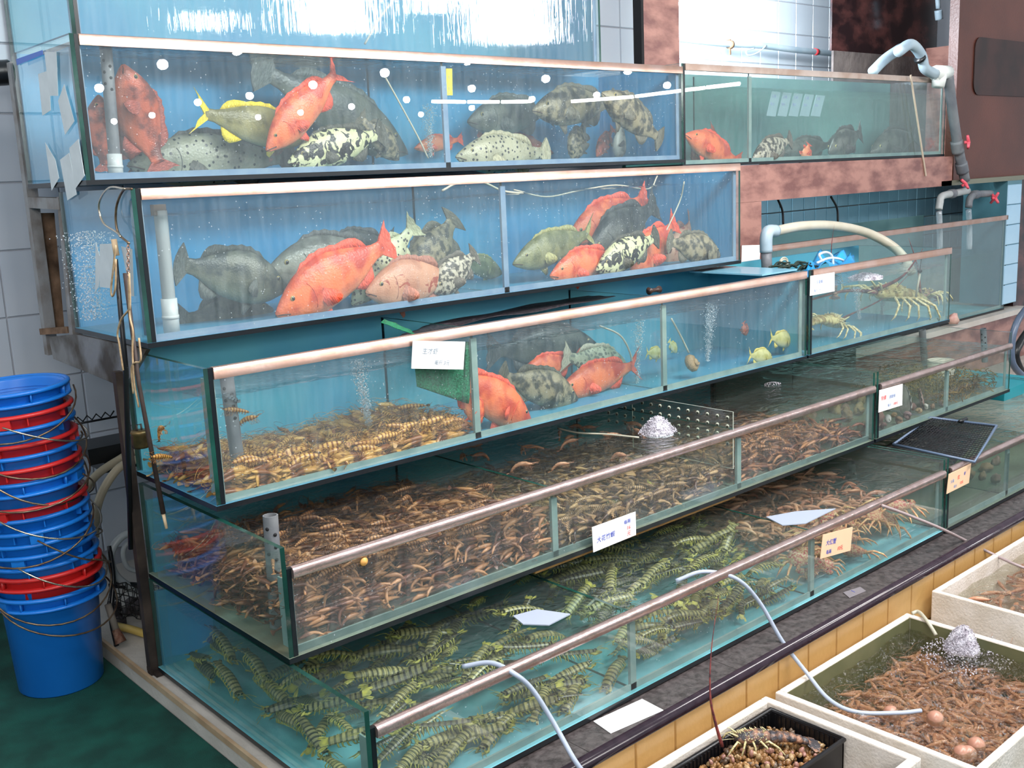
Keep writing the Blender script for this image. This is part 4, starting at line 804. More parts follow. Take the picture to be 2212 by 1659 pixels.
MB().tube([at(250, 560, 'x', XH), at(272, 800, 'x', XH), at(283, 1185, 'x', XH)], [.006, .008, .008], 8).build('shaft', [RUBBER], rod)
MB().tube([at(246, 517, 'x', XH), at(252, 552, 'x', XH)], .008, 8).build('wooden_end', [pmat('wood_end', (.62, .45, .28), .6)], rod)
MB().tube(bez([at(270, 408, 'x', XH), at(235, 406, 'x', XH), at(214, 440, 'x', XH), at(222, 480, 'x', XH), at(252, 502, 'x', XH), at(260, 512, 'x', XH)], 6), .0028, 6).build('hook', [WIRE_B], rod)
rod2 = root('net_pole', 'thin dark pole with pale tip crossing the third tank side', 'pole')
MB().tube([at(270, 590, 'x', XH-.01), at(300, 830, 'x', XH-.01), at(353, 1110, 'x', XH-.01)], [.006, .006, .007], 8).build('shaft', [pmat('dark_wood', (.03, .02, .018), .5, 0, .4, (.06, .04, .035), 30)], rod2)
MB().tube([at(353, 1110, 'x', XH-.01), at(360, 1142, 'x', XH-.01)], [.005, .004], 6).build('tip', [pmat('wood_end', (.62, .45, .28), .6)], rod2)
hk = root('chain_hook', 'bent wire hook with a short chain hanging on the second tank corner', 'hook')
MB().tube(bez([at(285, 408, 'x', XH+.012), at(266, 412, 'x', XH+.012), at(251, 450, 'x', XH+.012), at(254, 500, 'x', XH+.012), at(279, 526, 'x', XH+.012)], 6), .0032, 6).build('hook', [WIRE], hk)
pts = [at(277, 528+8.0*i, 'x', XH+.012) for i in range(9)]
for i, p in enumerate(pts):
    M = Matrix.Translation(p) @ Matrix.Rotation((i % 2)*math.pi/2, 4, 'Z'); ring = [M @ Vector((.0, .004*math.cos(a), .0075*math.sin(a))) for a in [2*math.pi*j/8 for j in range(9)]]
    MB().tube(ring, .0013, 5, caps=False).build('link', [STEEL], hk)
CORD = pmat('jute_cord', (.42, .28, .16), .9, 0, .2, (.62, .46, .28), 60)
for lb, pp in (('frayed jute cord tied round the gaff rod', ((279, 590), (281, 660), (276, 672), (262, 690), (254, 720), (258, 745), (266, 800))), ('looped jute cord beside the wooden stick', ((250, 530), (245, 580), (240, 625), (243, 640), (249, 620), (250, 560))),
               ('long jute cord with knots reaching down to the brass weight', ((278, 600), (280, 680), (287, 715), (286, 760), (291, 830), (300, 880))), ('curled jute cord end over the third tank corner', ((300, 730), (304, 778), (290, 784), (284, 800), (288, 850)))):
    MB().tube(bez([at(x, y, 'x', XH-.018) for x, y in pp], 5), .0028, 5).build('jute_cord', [CORD], None, label=lb, cat='cord')
kn = MB()
for x, y in ((277, 672), (288, 716), (286, 790)): kn.ball(at(x, y, 'x', XH-.018), .009, 7)
wt = root('brass_weight', 'old brass weight hanging between the two rods', 'weight', None, Matrix.Translation(at(303, 948, 'x', XH)))
MB().lathe([(0, -.024), (.022, -.024), (.024, -.018), (.022, .012), (.025, .018), (.022, .024), (0, .024)], 20).build('body', [pmat('old_brass', (.20, .13, .05), .4, .8, .5, (.08, .06, .03), 20)], wt)
MB().tube([(-.007, 0, .022), (-.006, 0, .040), (.006, 0, .040), (.007, 0, .022)], .003, 6).build('shackle', [DARKST], wt)
# things on the plinth behind the bucket tower
rk = root('wire_rack', 'black wire rack behind the buckets against the tiled wall', 'rack'); ya = 1.72
za = at(230, 960, 'y', ya).z; xa, xb = at(186, 950, 'y', ya).x, at(282, 950, 'y', ya).x
MB().box((xa, ya, za-.035), (xb+.05, ya+.22, za-.02)).box((xa, ya-.004, za-.06), (xb+.05, ya, za-.005)).build('tray', [RUBBER], rk, False)
zg = MB(); pz = [(xa+i*.016, ya+.2, za+.05+(.018 if i % 2 else 0)) for i in range(int((xb-xa+.05)/.016))]; zg.tube(pz, .003, 5).tube([(xa, ya+.2, za+.045), (xb+.05, ya+.2, za+.045)], .004, 5); zg.build('zigzag_wire', [RUBBER], rk)
MB().box((at(225, 980, 'y', ya).x, ya+.01, za-.10), (xb+.04, ya+.15, za-.06)).build('box', [RUBBER], rk, False)
HC = pmat('cream_hose', (.50, .43, .30), .45, 0, .4, (.42, .38, .28), 8); HG = pmat('grey_hose', (.30, .34, .36), .4, 0, .4, (.36, .40, .42), 8); HY = pmat('yellow_hose', (.60, .42, .10), .4)
def hose(name, lb, pts, ax, v, r, mat, cat='hose', z=None, n=6, parent=None):
    P = []
    for i, p in enumerate(pts):
        vv = v[i] if isinstance(v, (list, tuple)) else v; P.append(at(p[0], p[1], ax, vv))
    return MB().tube(bez(P, n), r, 10).build(name, [mat], parent, label=lb, cat=cat)
hose('water_hose', 'cream hose leaving the black rack toward the buckets', ((300, 970), (262, 990), (205, 1030), (170, 1090)), 'y', 1.68, .014, HC)
hose('water_hose', 'second cream hose curving down behind the buckets', ((300, 990), (258, 1010), (225, 1055), (208, 1105), (205, 1160)), 'y', 1.60, .014, HC)
hose('water_hose', 'thick grey hose looped beside the foot of the buckets', ((300, 1145), (262, 1160), (240, 1195), (248, 1240), (285, 1270), (330, 1280)), 'y', 1.50, .013, HG)
hose('water_hose', 'thin grey hose coil inside the larger grey loop', ((305, 1168), (275, 1175), (266, 1195), (275, 1225), (300, 1235)), 'y', 1.55, .008, HG)
hose('yellow_pipe', 'yellow pipe lying on the plinth behind the tanks', ((248, 1352), (285, 1360), (335, 1376), (400, 1390)), 'z', .075, .013, HY, 'pipe')
NET = pmat('black_net', (.008, .008, .009), .7)
mb = MB()
for i in range(16):
    pa = [at(235+i*7+3*math.sin(i*1.7+j), 1262+j*9+4*math.sin(i+j*2.1), 'y', 1.46+.02*math.sin(i+j)) for j in range(9)]; mb.tube(pa, .0016, 4, caps=False)
for j in range(9):
    pa = [at(235+i*7+3*math.sin(i*1.7+j), 1262+j*9+4*math.sin(i+j*2.1), 'y', 1.46+.02*math.sin(i+j)) for i in range(16)]; mb.tube(pa, .0016, 4, caps=False)
nt_ = root('fishing_net', 'black knotted net heaped beside the bucket tower', 'net'); mb.build('mesh_net', [NET], nt_)
MB().tube(bez([at(236, 1180, 'y', 1.5), at(245, 1250, 'y', 1.45), at(240, 1330, 'y', 1.42), at(252, 1395, 'y', 1.40)], 5), .008, 7).build('handle', [RUBBER], nt_)
MB().tube([at(238, 1262, 'y', 1.5), at(330, 1268, 'y', 1.5)], .012, 8).build('frame_rod', [RUBBER], nt_)
cl = MB()
for i in range(16): cl.ball(at(R_.uniform(245, 330), R_.uniform(1300, 1345), 'y', R_.uniform(1.55, 1.7)), R_.uniform(.012, .03), 7)
cl.build('rag', [pmat('dark_rag', (.05, .04, .045), .9, 0, .2, (.10, .09, .09), 30, .6)], None, label='dark crumpled rag on the plinth behind the net', cat='rag')
br_ = root('scrub_brush', 'worn reddish scrub brush lying on the plinth edge', 'brush'); MB().tube([at(233, 1305, 'y', 1.42), at(252, 1365, 'y', 1.40)], .011, 8).build('handle', [pmat('grey_wood', (.22, .19, .16), .7)], br_)
MB().tube([at(250, 1360, 'y', 1.40), at(262, 1388, 'y', 1.38)], [.012, .018], 9).build('bristles', [pmat('red_bristle', (.14, .06, .04), .9, 0, .2, (.24, .14, .10), 60, .8)], br_)
# ================================================================ PIPES IN THE TANKS
def standpipe(label, px, pytop, pybot, y, r, mat=PVC, holes=True, sleeve=None, zb=None):
    a, b = at(px[0], pytop, 'y', y), at(px[1], pybot, 'y', y); rt = root('standpipe', label, 'pipe', None); d = (a-b).normalized(); b = b-d*(b.z-zb) if zb else b; sd = d.orthogonal().normalized(); mb = MB()
    mb.tube([b, a], r, 18, caps=False).tube([b, a+d*.0005], r*.80, 18, caps=False)
    n = 18; X = d.orthogonal().normalized(); Y = d.cross(X); mb.add([a+(X*math.cos(2*math.pi*i/n)+Y*math.sin(2*math.pi*i/n))*r*q for q in (1, .8) for i in range(n)], [(i, (i+1) % n, (i+1) % n+n, i+n) for i in range(n)]); mb.build('tube', [mat], rt)
    if holes:
        toc = (CAM-a); toc.z = 0; toc.normalize(); side = Vector((-toc.y, toc.x, 0))
        for k in range(3):
            for q in (-.55, .45):
                c = a-d*(.030+.032*k+(.016 if q > 0 else 0))+ (toc*math.cos(q)+side*math.sin(q))*r*1.0; nn = (toc*math.cos(q)+side*math.sin(q))
                MB().tube([c-nn*.001, c+nn*.0008], r*.26, 8).build('drilled_hole', [HOLE], rt)
    if sleeve: 
        s = b+(a-b)*sleeve; MB().tube([b, s], r*1.22, 18).tube([b+(s-b)*.45, b+(s-b)*.55], r*1.30, 18).build('sleeve', [pmat('white_pvc', (.55, .58, .58), .4)], rt)
    return rt
standpipe('grey drilled standpipe at the left of the top stepped tank', (229, 250), 108, 372, 1.32, .017, sleeve=.20, zb=1.5)
standpipe('grey standpipe with white sleeve at the left of the second tank', (346, 372), 455, 722, 1.02, .018, pmat('pale_grey_pvc', (.33, .36, .37), .45), False, sleeve=.30, zb=1.068)
MB().box(at(330, 465, 'y', 1.02)-Vector((.0, .012, .0)), at(354, 441, 'y', 1.02)+Vector((0, .012, 0))).build('pipe_clip', [pmat('brown_clip', (.12, .09, .07), .6)], None, False, label='brown clip near the top of the second tank standpipe', cat='clip')
standpipe('grey drilled standpipe with prawns clinging to it in the third tank', (489, 512), 812, 985, .72, .018, zb=.685)
standpipe('grey drilled standpipe rising above the water of the fourth tank', (584, 592), 1113, 1235, .50, .019, zb=.376)
standpipe('grey standpipe in the right bay of the third tank', (1682, 1682), 640, 775, .85, .015, holes=False, zb=.685)
standpipe('short grey standpipe in the far right corner of the fourth tank', (1872, 1874), 812, 850, .90, .020, holes=False, zb=.376)
standpipe('short grey standpipe with a shiny tap in the lowest tank', (1838, 1842), 1000, 1028, .50, .017, zb=.085)
standpipe('grey drilled standpipe at the right end of the shellfish tank', (2124, 2126), 710, 752, .70, .016, zb=.376)
standpipe('grey pipe leg seen beneath the lobster tank', (1992, 1994), 712, 740, 1.25, .02, holes=False, zb=.066)
# air lines
AIR = pmat('pale_air_line', (.50, .48, .38), .4); AIRB = pmat('bluish_air_hose', (.42, .48, .60), .35, 0, .5); AIRP = pmat('pinkish_air_hose', (.38, .30, .30), .4)
hose('air_line', 'pale air line slanting down in the left half of the top tank', ((833, 168), (870, 235), (905, 300), (925, 342)), 'y', 1.32, .003, AIR, 'air line')
hose('air_line', 'pale air line arching over the divider of the second tank', ((955, 412), (990, 395), (1040, 393), (1085, 412), (1130, 418)), 'y', 1.10, .004, AIR, 'air line')
hose('air_line', 'pale air line hanging at the right of the second tank', ((1478, 392), (1470, 430), (1448, 480), (1438, 500)), 'y', 1.05, .003, AIR, 'air line')
hose('air_line', 'long slack air line near the surface in the right half of the second tank', ((1110, 410), (1180, 425), (1250, 412), (1330, 400), (1400, 408), (1420, 380)), 'y', 1.25, .003, AIR, 'air line')
hose('air_line', 'pale air line above the scaly fish in the third tank', ((1296, 704), (1340, 725), (1362, 765), (1366, 800)), 'y', .80, .0035, AIR, 'air line')
hose('air_line', 'pale air line slanting to the shell in the right bay of the third tank', ((1450, 688), (1470, 725), (1488, 762)), 'y', .74, .0035, AIR, 'air line')
hose('air_line', 'brownish air line leading to the bubble mound in the fourth tank', ((1205, 925), (1250, 935), (1310, 938), (1380, 945)), 'z', .59, .003, AIR, 'air line')
hose('air_line', 'pale tube in the left half of the uppermost wet tank', ((850, 0), (820, 40), (788, 95)), 'y', 1.62, .004, AIR, 'air line')
def zhose(lb, pts, r, mat):
    P = [at(x, y, a, v) for x, y, a, v in pts]; return MB().tube(bez(P, 8), r, 12).build('air_hose', [mat], None, label=lb, cat='hose')
zhose('bluish air hose hanging over the lowest tank left of the blank card', ((1000, 1440, 'z', .30), (1060, 1432, 'z', .315), (1110, 1455, 'y', -.015), (1150, 1490, 'y', -.03), (1195, 1560, 'y', -.06), (1240, 1640, 'y', -.12), (1270, 1680, 'y', -.14)), .0062, AIRB)
zhose('bluish air hose arching from the lowest tank into the foaming box', ((1460, 1255, 'z', .30), (1520, 1235, 'z', .32), (1590, 1250, 'y', -.015), (1640, 1300, 'y', -.04), (1690, 1385, 'y', -.09), (1740, 1450, 'y', -.15), (1790, 1510, 'z', -.06), (1850, 1538, 'z', -.075), (1940, 1540, 'z', -.078), (1990, 1535, 'z', -.080)), .0062, AIRB)
zhose('pinkish hose reaching from the lowest tank to the far white box', ((1905, 1092, 'y', -.012), (1960, 1112, 'y', -.04), (2040, 1145, 'y', -.09), (2120, 1185, 'z', .0), (2200, 1222, 'z', -.04), (2260, 1240, 'z', -.06)), .0055, AIRP)
# air bubbles rising
BUB = clear('bubble', (.95, .98, 1), .25, .1, .35, (.95, .98, 1), fscale=(5, 5, 5))
def bubbles(lb, a, b, n, w0, w1, r=.0022):
    mb = MB(); a, b = Vector(a), Vector(b)
    for i in range(n):
        t = R_.random(); w_ = w0+(w1-w0)*t; p = a+(b-a)*t+Vector((R_.gauss(0, w_), R_.gauss(0, w_), 0)); q = r*R_.uniform(.5, 1.3)
        mb.add([p+Vector(v)*q for v in ((0, 0, -1), (1, 0, 0), (0, 1, 0), (-1, 0, 0), (0, -1, 0), (0, 0, 1))], [(0, 2, 1), (0, 3, 2), (0, 4, 3), (0, 1, 4), (5, 1, 2), (5, 2, 3), (5, 3, 4), (5, 4, 1)])
    return mb.build('air_bubbles', [BUB], None, label=lb, cat='bubbles', kind='stuff')
def col_b(lb, px0, py0, px1, py1, y, n, w0, w1): return bubbles(lb, at(px0, py0, 'y', y), at(px1, py1, 'y', y), n, w0, w1)
col_b('column of air bubbles in the left bay of the third tank', 800, 935, 772, 775, .85, 1500, .004, .014)
col_b('column of air bubbles left of the second divider in the third tank', 1375, 830, 1382, 690, .80, 900, .004, .010)
col_b('wide column of air bubbles in the right bay of the third tank', 1528, 780, 1536, 655, .80, 1100, .005, .014)
col_b('cloud of air bubbles behind the hooks in the second tank', 205, 690, 185, 500, 1.30, 1600, .02, .03)
col_b('column of air bubbles left of the divider in the top tank', 930, 340, 925, 225, 1.45, 800, .005, .014)
col_b('column of air bubbles in the lobster tank', 1855, 690, 1850, 620, .80, 600, .005, .012)
col_b('second column of air bubbles in the lobster tank', 1905, 680, 1908, 612, .90, 600, .004, .010)
FOAM = pmat('white_foam', (.42, .38, .44), .35, 0, .5, (.78, .76, .84), 45, 1.0, 130)
def foam(lb, c, rx, h, n=420, r=.005, rx2=None):
    mb = MB()
    vs = [(c.x, c.y, c.z+h)]; ns = 28
    for k_ in range(1, 9):
        for j in range(ns):
            a = 2*math.pi*j/ns; q = k_/8; wv = 1+.22*noise.noise(Vector((math.cos(a)*2, math.sin(a)*2, c.x*9))); vs.append((c.x+rx*1.0*q*math.cos(a)*wv, c.y+(rx2 or rx)*1.0*q*math.sin(a)*wv, c.z+h*max(0, 1-q**1.6)*(1+.25*noise.noise(Vector((a*3, q*6, 0))))-.006*(k_ == 8)))
    if h > .02: mb.add(vs, [(0, 1+j, 1+(j+1) % ns) for j in range(ns)]+[(1+k_*ns+j, 1+(k_+1)*ns+j, 1+(k_+1)*ns+(j+1) % ns, 1+k_*ns+(j+1) % ns) for k_ in range(7) for j in range(ns)])
    r *= .45; n = int(n*1.5)
    for i in range(n):
        a = R_.uniform(0, 6.283); q = math.sqrt(R_.random()); x = rx*q*math.cos(a)*(1+.5*R_.random()); y = (rx2 or rx)*q*math.sin(a); z = h*max(0, 1-q*q)*R_.uniform(.75, 1.05)
        mb.ball((c.x+x, c.y+y, c.z+z), r*R_.uniform(.5, 1.3), 6)
    return mb.build('foam_mound', [FOAM], None, label=lb, cat='foam', kind='stuff')
foam('white mound of air bubbles on the fourth tank surface', at(1420, 934, 'z', .582), .055, .055, 620, .005)
foam('white froth where water falls into the lobster tank', at(1870, 600, 'z', .952), .07, .022, 260, .005)
foam('white froth at the right end of the third tank surface', at(1480, 612, 'z', .952), .07, .03, 300, .006)
foam('froth under the water jet in the fourth tank', at(1668, 830, 'z', .582), .03, .008, 90, .004)
# ================================================================ LOBSTERS, SHELLS, NETS
LOB = pmat('lobster_shell', (.30, .20, .05), .4, 0, .5, (.62, .52, .22), 14, .4, 40, None, 5, .42, .6); LOB2 = pmat('dark_lobster_shell', (.05, .045, .05), .25, 0, .6, (.34, .17, .10), 12, .4, 40, None, 5, .45, .62); SPK = pmat('lobster_spine', (.74, .66, .36), .4)
def lobster(label, M, mat, ant, leglen=1.0, seed=0):
    rr = random.Random(seed); r = root('spiny_lobster', label, 'lobster', None, M); b = MB()
    b.tube([(0, 0, 0), (-.04, 0, .005), (-.12, 0, .01), (-.24, 0, .012), (-.34, 0, .006), (-.38, 0, 0)], [.02, .055, .082, .092, .084, .05], 16, flat=.85); b.build('carapace', [mat], r)
    ab = MB()
    for i in range(6):
        x = -.36-i*.068; w_ = .080-.006*i; z = -.006*i*i*.5; ab.tube([(x, 0, z), (x-.028, 0, z), (x-.07, 0, z-.008)], [w_*.86, w_, w_*.90], 14, flat=.72)
    ab.build('abdomen', [mat], r)
    tf = MB()
    for a in (-.7, -.35, 0, .35, .7):
        d = Vector((-math.cos(a), math.sin(a), -.25)); q = Vector((math.sin(a), math.cos(a), 0))*.045; e = Vector((-.75, 0, -.10)); tf.add([e-q*.4, e+q*.4, e+d*.13+q, e+d*.16, e+d*.13-q], [(0, 1, 2, 3, 4)])
    tf.build('tail_fan', [mat], r, False)
    sp = MB()
    for i in range(60):
        x = rr.uniform(-.33, -.01); a = rr.uniform(-1.25, 1.25); w_ = .045+.045*min(1, -x/.15); n = Vector((0, math.sin(a), math.cos(a)*.85)); p = Vector((x, 0, .01))+n*w_; sp.tube([p-n*.008, p+n*.02+Vector((.014, 0, 0))], [.007, .0015], 5)
    for s in (-1, 1): sp.tube([(-.03, s*.03, .05), (.03, s*.045, .10), (.06, s*.045, .115)], [.013, .008, .002], 6)
    sp.build('spines', [SPK], r)
    for s in (-1, 1):
        for i in range(5):
            x = -.06-.055*i; L1 = leglen*rr.uniform(.85, 1.1); f = .10-.06*i
            P = [Vector((x, s*.06, -.03)), Vector((x+f*.4, s*.15*L1, .02)), Vector((x+f, s*.23*L1, -.02)), Vector((x+f*1.5, s*.25*L1, -.11)), Vector((x+f*1.7, s*.24*L1, -.15))]
            MB().tube(P, [.014, .012, .011, .008, .002], 6).build('leg', [pmat('lobster_leg', (.40, .30, .10), .4, 0, .4, (.80, .74, .44), 50, .2, 60)], r)
        MB().ball((.012, s*.032, .045), .013, 8).build('eye', [EYE], r)
    for pts in ant:
        P = [Vector(p) for p in pts]; k = len(bez(P, 5)); MB().tube(bez(P, 5), [.018*(1-i/(k-1))+.0012 for i in range(k)], 6).build('antenna', [pmat('antenna', (.30, .06, .05), .4, 0, .4, (.05, .02, .03), 14)], r)
    for s in (-1, 1): MB().tube(bez([(.0, s*.015, .01), (.09, s*.05, .04), (.16, s*.04, .02)], 4), .003, 4).build('antennule', [SPK], r)
    return r
def orient(p, yaw, L_, pitch=0, roll=0): return Matrix.Translation(p) @ Euler((roll, pitch, yaw)).to_matrix().to_4x4() @ Matrix.Scale(L_, 4)
lobster('spiny lobster at the left end of the lobster tank, legs to the right', orient(at(1815, 735, 'y', .80)+Vector((0, 0, .075)), .12, .40, .25, .25), LOB, (((0, .02, .02), (.3, .1, .1), (.9, .0, .45), (1.2, -.1, .9)),), 1.2, 1)
lobster('large spiny lobster at the right end of the lobster tank', orient(at(1890, 655, 'y', .83)+Vector((0, 0, .045)), 3.0, .56, -.10, -.2), LOB, (((0, .02, .02), (.25, -.15, -.02), (.7, -.3, -.20), (1.05, -.35, -.30)), ((0, -.02, .02), (-.1, .15, .2), (-.2, .2, .45))), 1.3, 2)
lobster('dark spiny lobster huddled behind the large one', orient(at(1985, 655, 'y', .93)+Vector((0, 0, .03)), 3.3, .40, 0, .2), LOB2, (((0, .02, .02), (.15, .1, .4), (.3, .1, .8)),), 1.0, 5)
# antennae standing up behind the lobster tank
lobster('dark lobster clinging under the surface, antennae raised above the rim', orient(at(1800, 590, 'y', .95), .6, .22, -.4, 0), LOB2, (((0, .02, .02), (.02, .05, .35), (.08, .05, .7), (.25, .0, 1.05)), ((0, -.02, .02), (-.15, 0, .25), (-.35, 0, .5))), .7, 6)
# shells
SHW = pmat('white_shell', (.62, .60, .54), .4, 0, .4, (.78, .77, .72), 8); SHP = pmat('pink_brown_shell', (.30, .16, .14), .6, 0, .4, (.52, .34, .30), 18, .8, 30); SHB = pmat('brown_shell', (.10, .06, .04), .5, 0, .4, (.42, .26, .14), 16, .5, 30); SHT = pmat('tan_shell', (.42, .30, .16), .4, 0, .4, (.24, .16, .08), 12, .4, 20)
def snail_mb(seed=0):
    mb = MB(); pts = []; rs = []
    for i in range(22):
        a = i*.62; q = 1-i/23; pts.append((math.cos(a)*.42*q, math.sin(a)*.42*q, .75*(1-q))); rs.append(.38*q+.02)
    return mb.tube(pts, rs, 8)
SN = snail_mb()
def scallop(name, label, p, r, M, mat, cat='shell', group=None):
    n = 22; vs = [(0, -r*.9, 0)]
    for k in (.4, .75, 1):
        for i in range(n+1):
            a = math.pi*(-.15+1.3*i/n); w_ = 1+.03*math.cos(i*math.pi); vs.append((math.cos(a)*r*k*w_, (math.sin(a)*r+r*.0)*k*w_-r*.9*(1-k), r*.30*math.sin(math.pi*k*.5+.0)*(1-k*.9)+r*.03*math.cos(i*math.pi)))
    fs = [(0, 1+i, 2+i) for i in range(n)]+[(1+k*(n+1)+i, 1+(k+1)*(n+1)+i, 2+(k+1)*(n+1)+i, 2+k*(n+1)+i) for k in range(2) for i in range(n)]
    m_ = len(vs); vs += [(x, y, -z-.002) for x, y, z in vs]; fs += [tuple(i+m_ for i in f[::-1]) for f in fs]
    return MB().add(vs, fs).build(name, [mat], None, label=label, cat=cat, group=group, M=Matrix.Translation(p) @ M)
def rot(x, y, z): return Euler((x, y, z)).to_matrix().to_4x4()
p = at(1490, 788, 'y', .70); put('sea_snail', SN.mesh('sea_snail', SHT), None, 'large tan sea snail by the front glass of the third tank', 'snail', M=Matrix.Translation(p) @ rot(1.3, .2, .3) @ Matrix.Scale(.055, 4))
scallop('dish', 'white dish lying on the bottom of the third tank', at(1545, 795, 'y', .80)+Vector((0, 0, 0)), .075, rot(0, 0, .3), pmat('bright_white', (.85, .86, .82), .4), 'dish')
scallop('scallop_shell', 'big cream shell standing behind the shellfish price card', at(1955, 868, 'y', .42), .075, rot(1.5, .2, .8), SHW)
scallop('scallop_shell', 'large pinkish brown shell in the middle of the shellfish tank', at(1992, 868, 'y', .44), .062, rot(1.35, .1, .5), SHP)
mb = MB().lathe([(0, 0), (.06, 0), (.065, .12), (.062, .12), (.057, .004), (0, .004)], 24); pc = at(2030, 880, 'y', .60); pc.z = .38
mb.build('white_tub', [SHW], None, label='white plastic tub in the shellfish tank', cat='tub', M=Matrix.Translation(pc))
for i, (px, py, yy, sz, mt, lb) in enumerate(((1915, 905, .36, .030, SHW, 'white snail shell under the shellfish price card'), (1940, 910, .36, .030, SHB, 'dark open shell at the bottom of the shellfish tank'), (1960, 897, .36, .028, SHP, 'reddish snail right of the dark open shell'), (1908, 930, .36, .026, SHP, 'reddish snail in the lower left corner of the shellfish tank'),
        (1985, 892, .38, .022, SHT, 'small tan shell below the pinkish brown shell'), (2012, 885, .38, .022, SHB, 'small brown shell right of the tan one'), (2035, 870, .38, .022, SHP, 'small reddish shell beside the shellfish tank divider'), (1930, 895, .42, .022, SHT, 'small tan snail half hidden behind the price card'), (1998, 900, .40, .02, SHW, 'small whitish shell on the bottom of the shellfish tank'))):
    p = at(px, py, 'y', yy); p.z = max(p.z, .395); put('sea_snail', SN.mesh('sea_snail', mt), None, lb, 'shell', M=Matrix.Translation(p) @ rot(R_.uniform(0, 3), R_.uniform(0, 3), R_.uniform(0, 3)) @ Matrix.Scale(sz, 4))
WEED = pmat('brown_weed', (.10, .06, .015), .7, 0, .3, (.36, .24, .07), 20)
mb = MB()
for i in range(1500):
    x = R_.uniform(3.27, 3.80); y = R_.uniform(.34, .80); z = R_.uniform(.38, .38+.15*min(1, (3.86-x)/.12)*(.6+.4*abs(N_(x, y, 9)))); d = Vector((R_.gauss(0, 1), R_.gauss(0, 1), R_.gauss(0, .8))).normalized()*R_.uniform(.015, .04)
    a = Vector((x, y, z)); mb.tube([a, a+d*.5+Vector((0, 0, .004)), a+d], .0022, 3, caps=False)
mb.build('brown_weed', [WEED], None, label='tangled brown weed filling the right bay of the shellfish tank', cat='seaweed', kind='stuff')
bar(at(2070, 822, 'y', .42), at(2130, 820, 'y', .50), .02, .008, pmat('grey_wood', (.22, .19, .16), .7), None, 'wooden_slat'); tag(bpy.context.scene.objects['wooden_slat'], 'pale slat lying in the brown weed', 'slat')
def rocks(n, x0, x1, y0, y1, z, r, label, group, mats, name='stone'):
    for i in range(n):
        mb = MB(); mb.ball((0, 0, 0), (1, .8, .65), 16); mb.v = [tuple(Vector(v)*(1+.55*noise.noise(Vector(v)*2.1+Vector((i, 0, 0)))+.25*noise.noise(Vector(v)*5+Vector((0, i, 0))))) for v in mb.v]
        put(name, mb.mesh(name, R_.choice(mats)), None, label, 'stone' if name == 'stone' else 'shellfish', group, M=Matrix.Translation((R_.uniform(x0, x1), R_.uniform(y0, y1), z+R_.uniform(0, .02))) @ rot(R_.random()*6, R_.random()*6, R_.random()*6) @ Matrix.Scale(r*R_.uniform(.7, 1.3), 4))
rocks(22, 2.70, 3.22, .37, .75, .385, .024, 'brown mottled shellfish on the bottom of the shellfish tank', 'shellfish on the tank bottom', [SHB, SHP, SHT], 'shellfish')
rocks(14, 3.18, 3.6, .05, .5, .10, .026, 'reddish brown shellfish in the dark lowest tank at the right', 'shellfish in the dark tank', [SHB, SHP], 'shellfish')
CRB = pmat('red_cream_crab', (.46, .025, .03), .35, 0, .5, (.62, .44, .24), 13, .5, 30, None, 5, .42, .58); CRT = pmat('tan_crab', (.42, .09, .06), .35, 0, .5, (.60, .42, .22), 13, .5, 30, None, 5, .42, .58); CRL = pmat('crab_leg', (.58, .14, .08), .4, 0, .4, (.70, .55, .25), 20)
def crab_meshes(mt, sd):
    rr = random.Random(sd); b = MB(); b.ball((0, 0, 0), (.42, .52, .24), 18); b.v = [tuple(Vector(v)*(1+.16*noise.noise(Vector(v)*7+Vector((sd, 0, 0))))) for v in b.v]
    for i in range(14): a = 2*math.pi*i/14; p = Vector((.40*math.cos(a), .50*math.sin(a), 0)); b.tube([p*.94, p*1.16+Vector((0, 0, .03))], [.04, .006], 5)
    l = MB(); c = MB()
    for s_ in (-1, 1):
        for i in range(4):
            a = -.9+.55*i; d = Vector((math.sin(a)*-1, s_*math.cos(a*.6), 0)); p = Vector((-.18+.12*i*-1+.25, s_*.40, -.05)); l.tube([p, p+d*.32+Vector((0, 0, .16*rr.random()+.05)), p+d*.62+Vector((0, 0, -.05)), p+d*.78+Vector((0, 0, -.22))], [.055, .05, .038, .008], 6)
        p = Vector((.34, s_*.30, 0)); q = p+Vector((.22, s_*.20, .05)); e = q+Vector((.10, -s_*.22, .0)); c.tube([p, q], [.06, .08], 7).tube([q, (q+e)/2, e], [.07, .12, .09], 8).tube([e, e+Vector((.02, -s_*.20, .04))], [.06, .01], 6).tube([e, e+Vector((-.06, -s_*.16, -.03))], [.05, .01], 6)
    return b.mesh('shell', mt), l.mesh('legs', CRL), c.mesh('claws', mt)
CBM = [crab_meshes(CRB, 1), crab_meshes(CRT, 2), crab_meshes(CRT, 3), crab_meshes(CRB, 4)]
def crabs(n, kinds, x0, x1, y0, y1, z0, z1, L_, label, group):
    for i in range(n):
        r = root('crab', label, 'crab', group, Matrix.Translation((x0+(x1-x0)*(i+R_.random())/n, R_.uniform(y0, y1), R_.uniform(z0, z1))) @ Euler((R_.uniform(-.5, .5), R_.uniform(-.5, .5), R_.uniform(0, 6.28))).to_matrix().to_4x4() @ Matrix.Scale(L_*R_.uniform(.85, 1.15), 4))
        for q in CBM[R_.choice(kinds)]: put(q.name.split('.')[0], q, r)
crabs(4, (0, 3), 1.78, 1.95, .07, .15, .11, .19, .085, 'red and cream crab under the orange price card of the lowest tank', 'red and cream crabs')
crabs(13, (1, 2, 0), 1.98, 2.48, .07, .24, .12, .22, .085, 'tan and red crab heaped at the right end of the lowest tank', 'tan and red crabs')
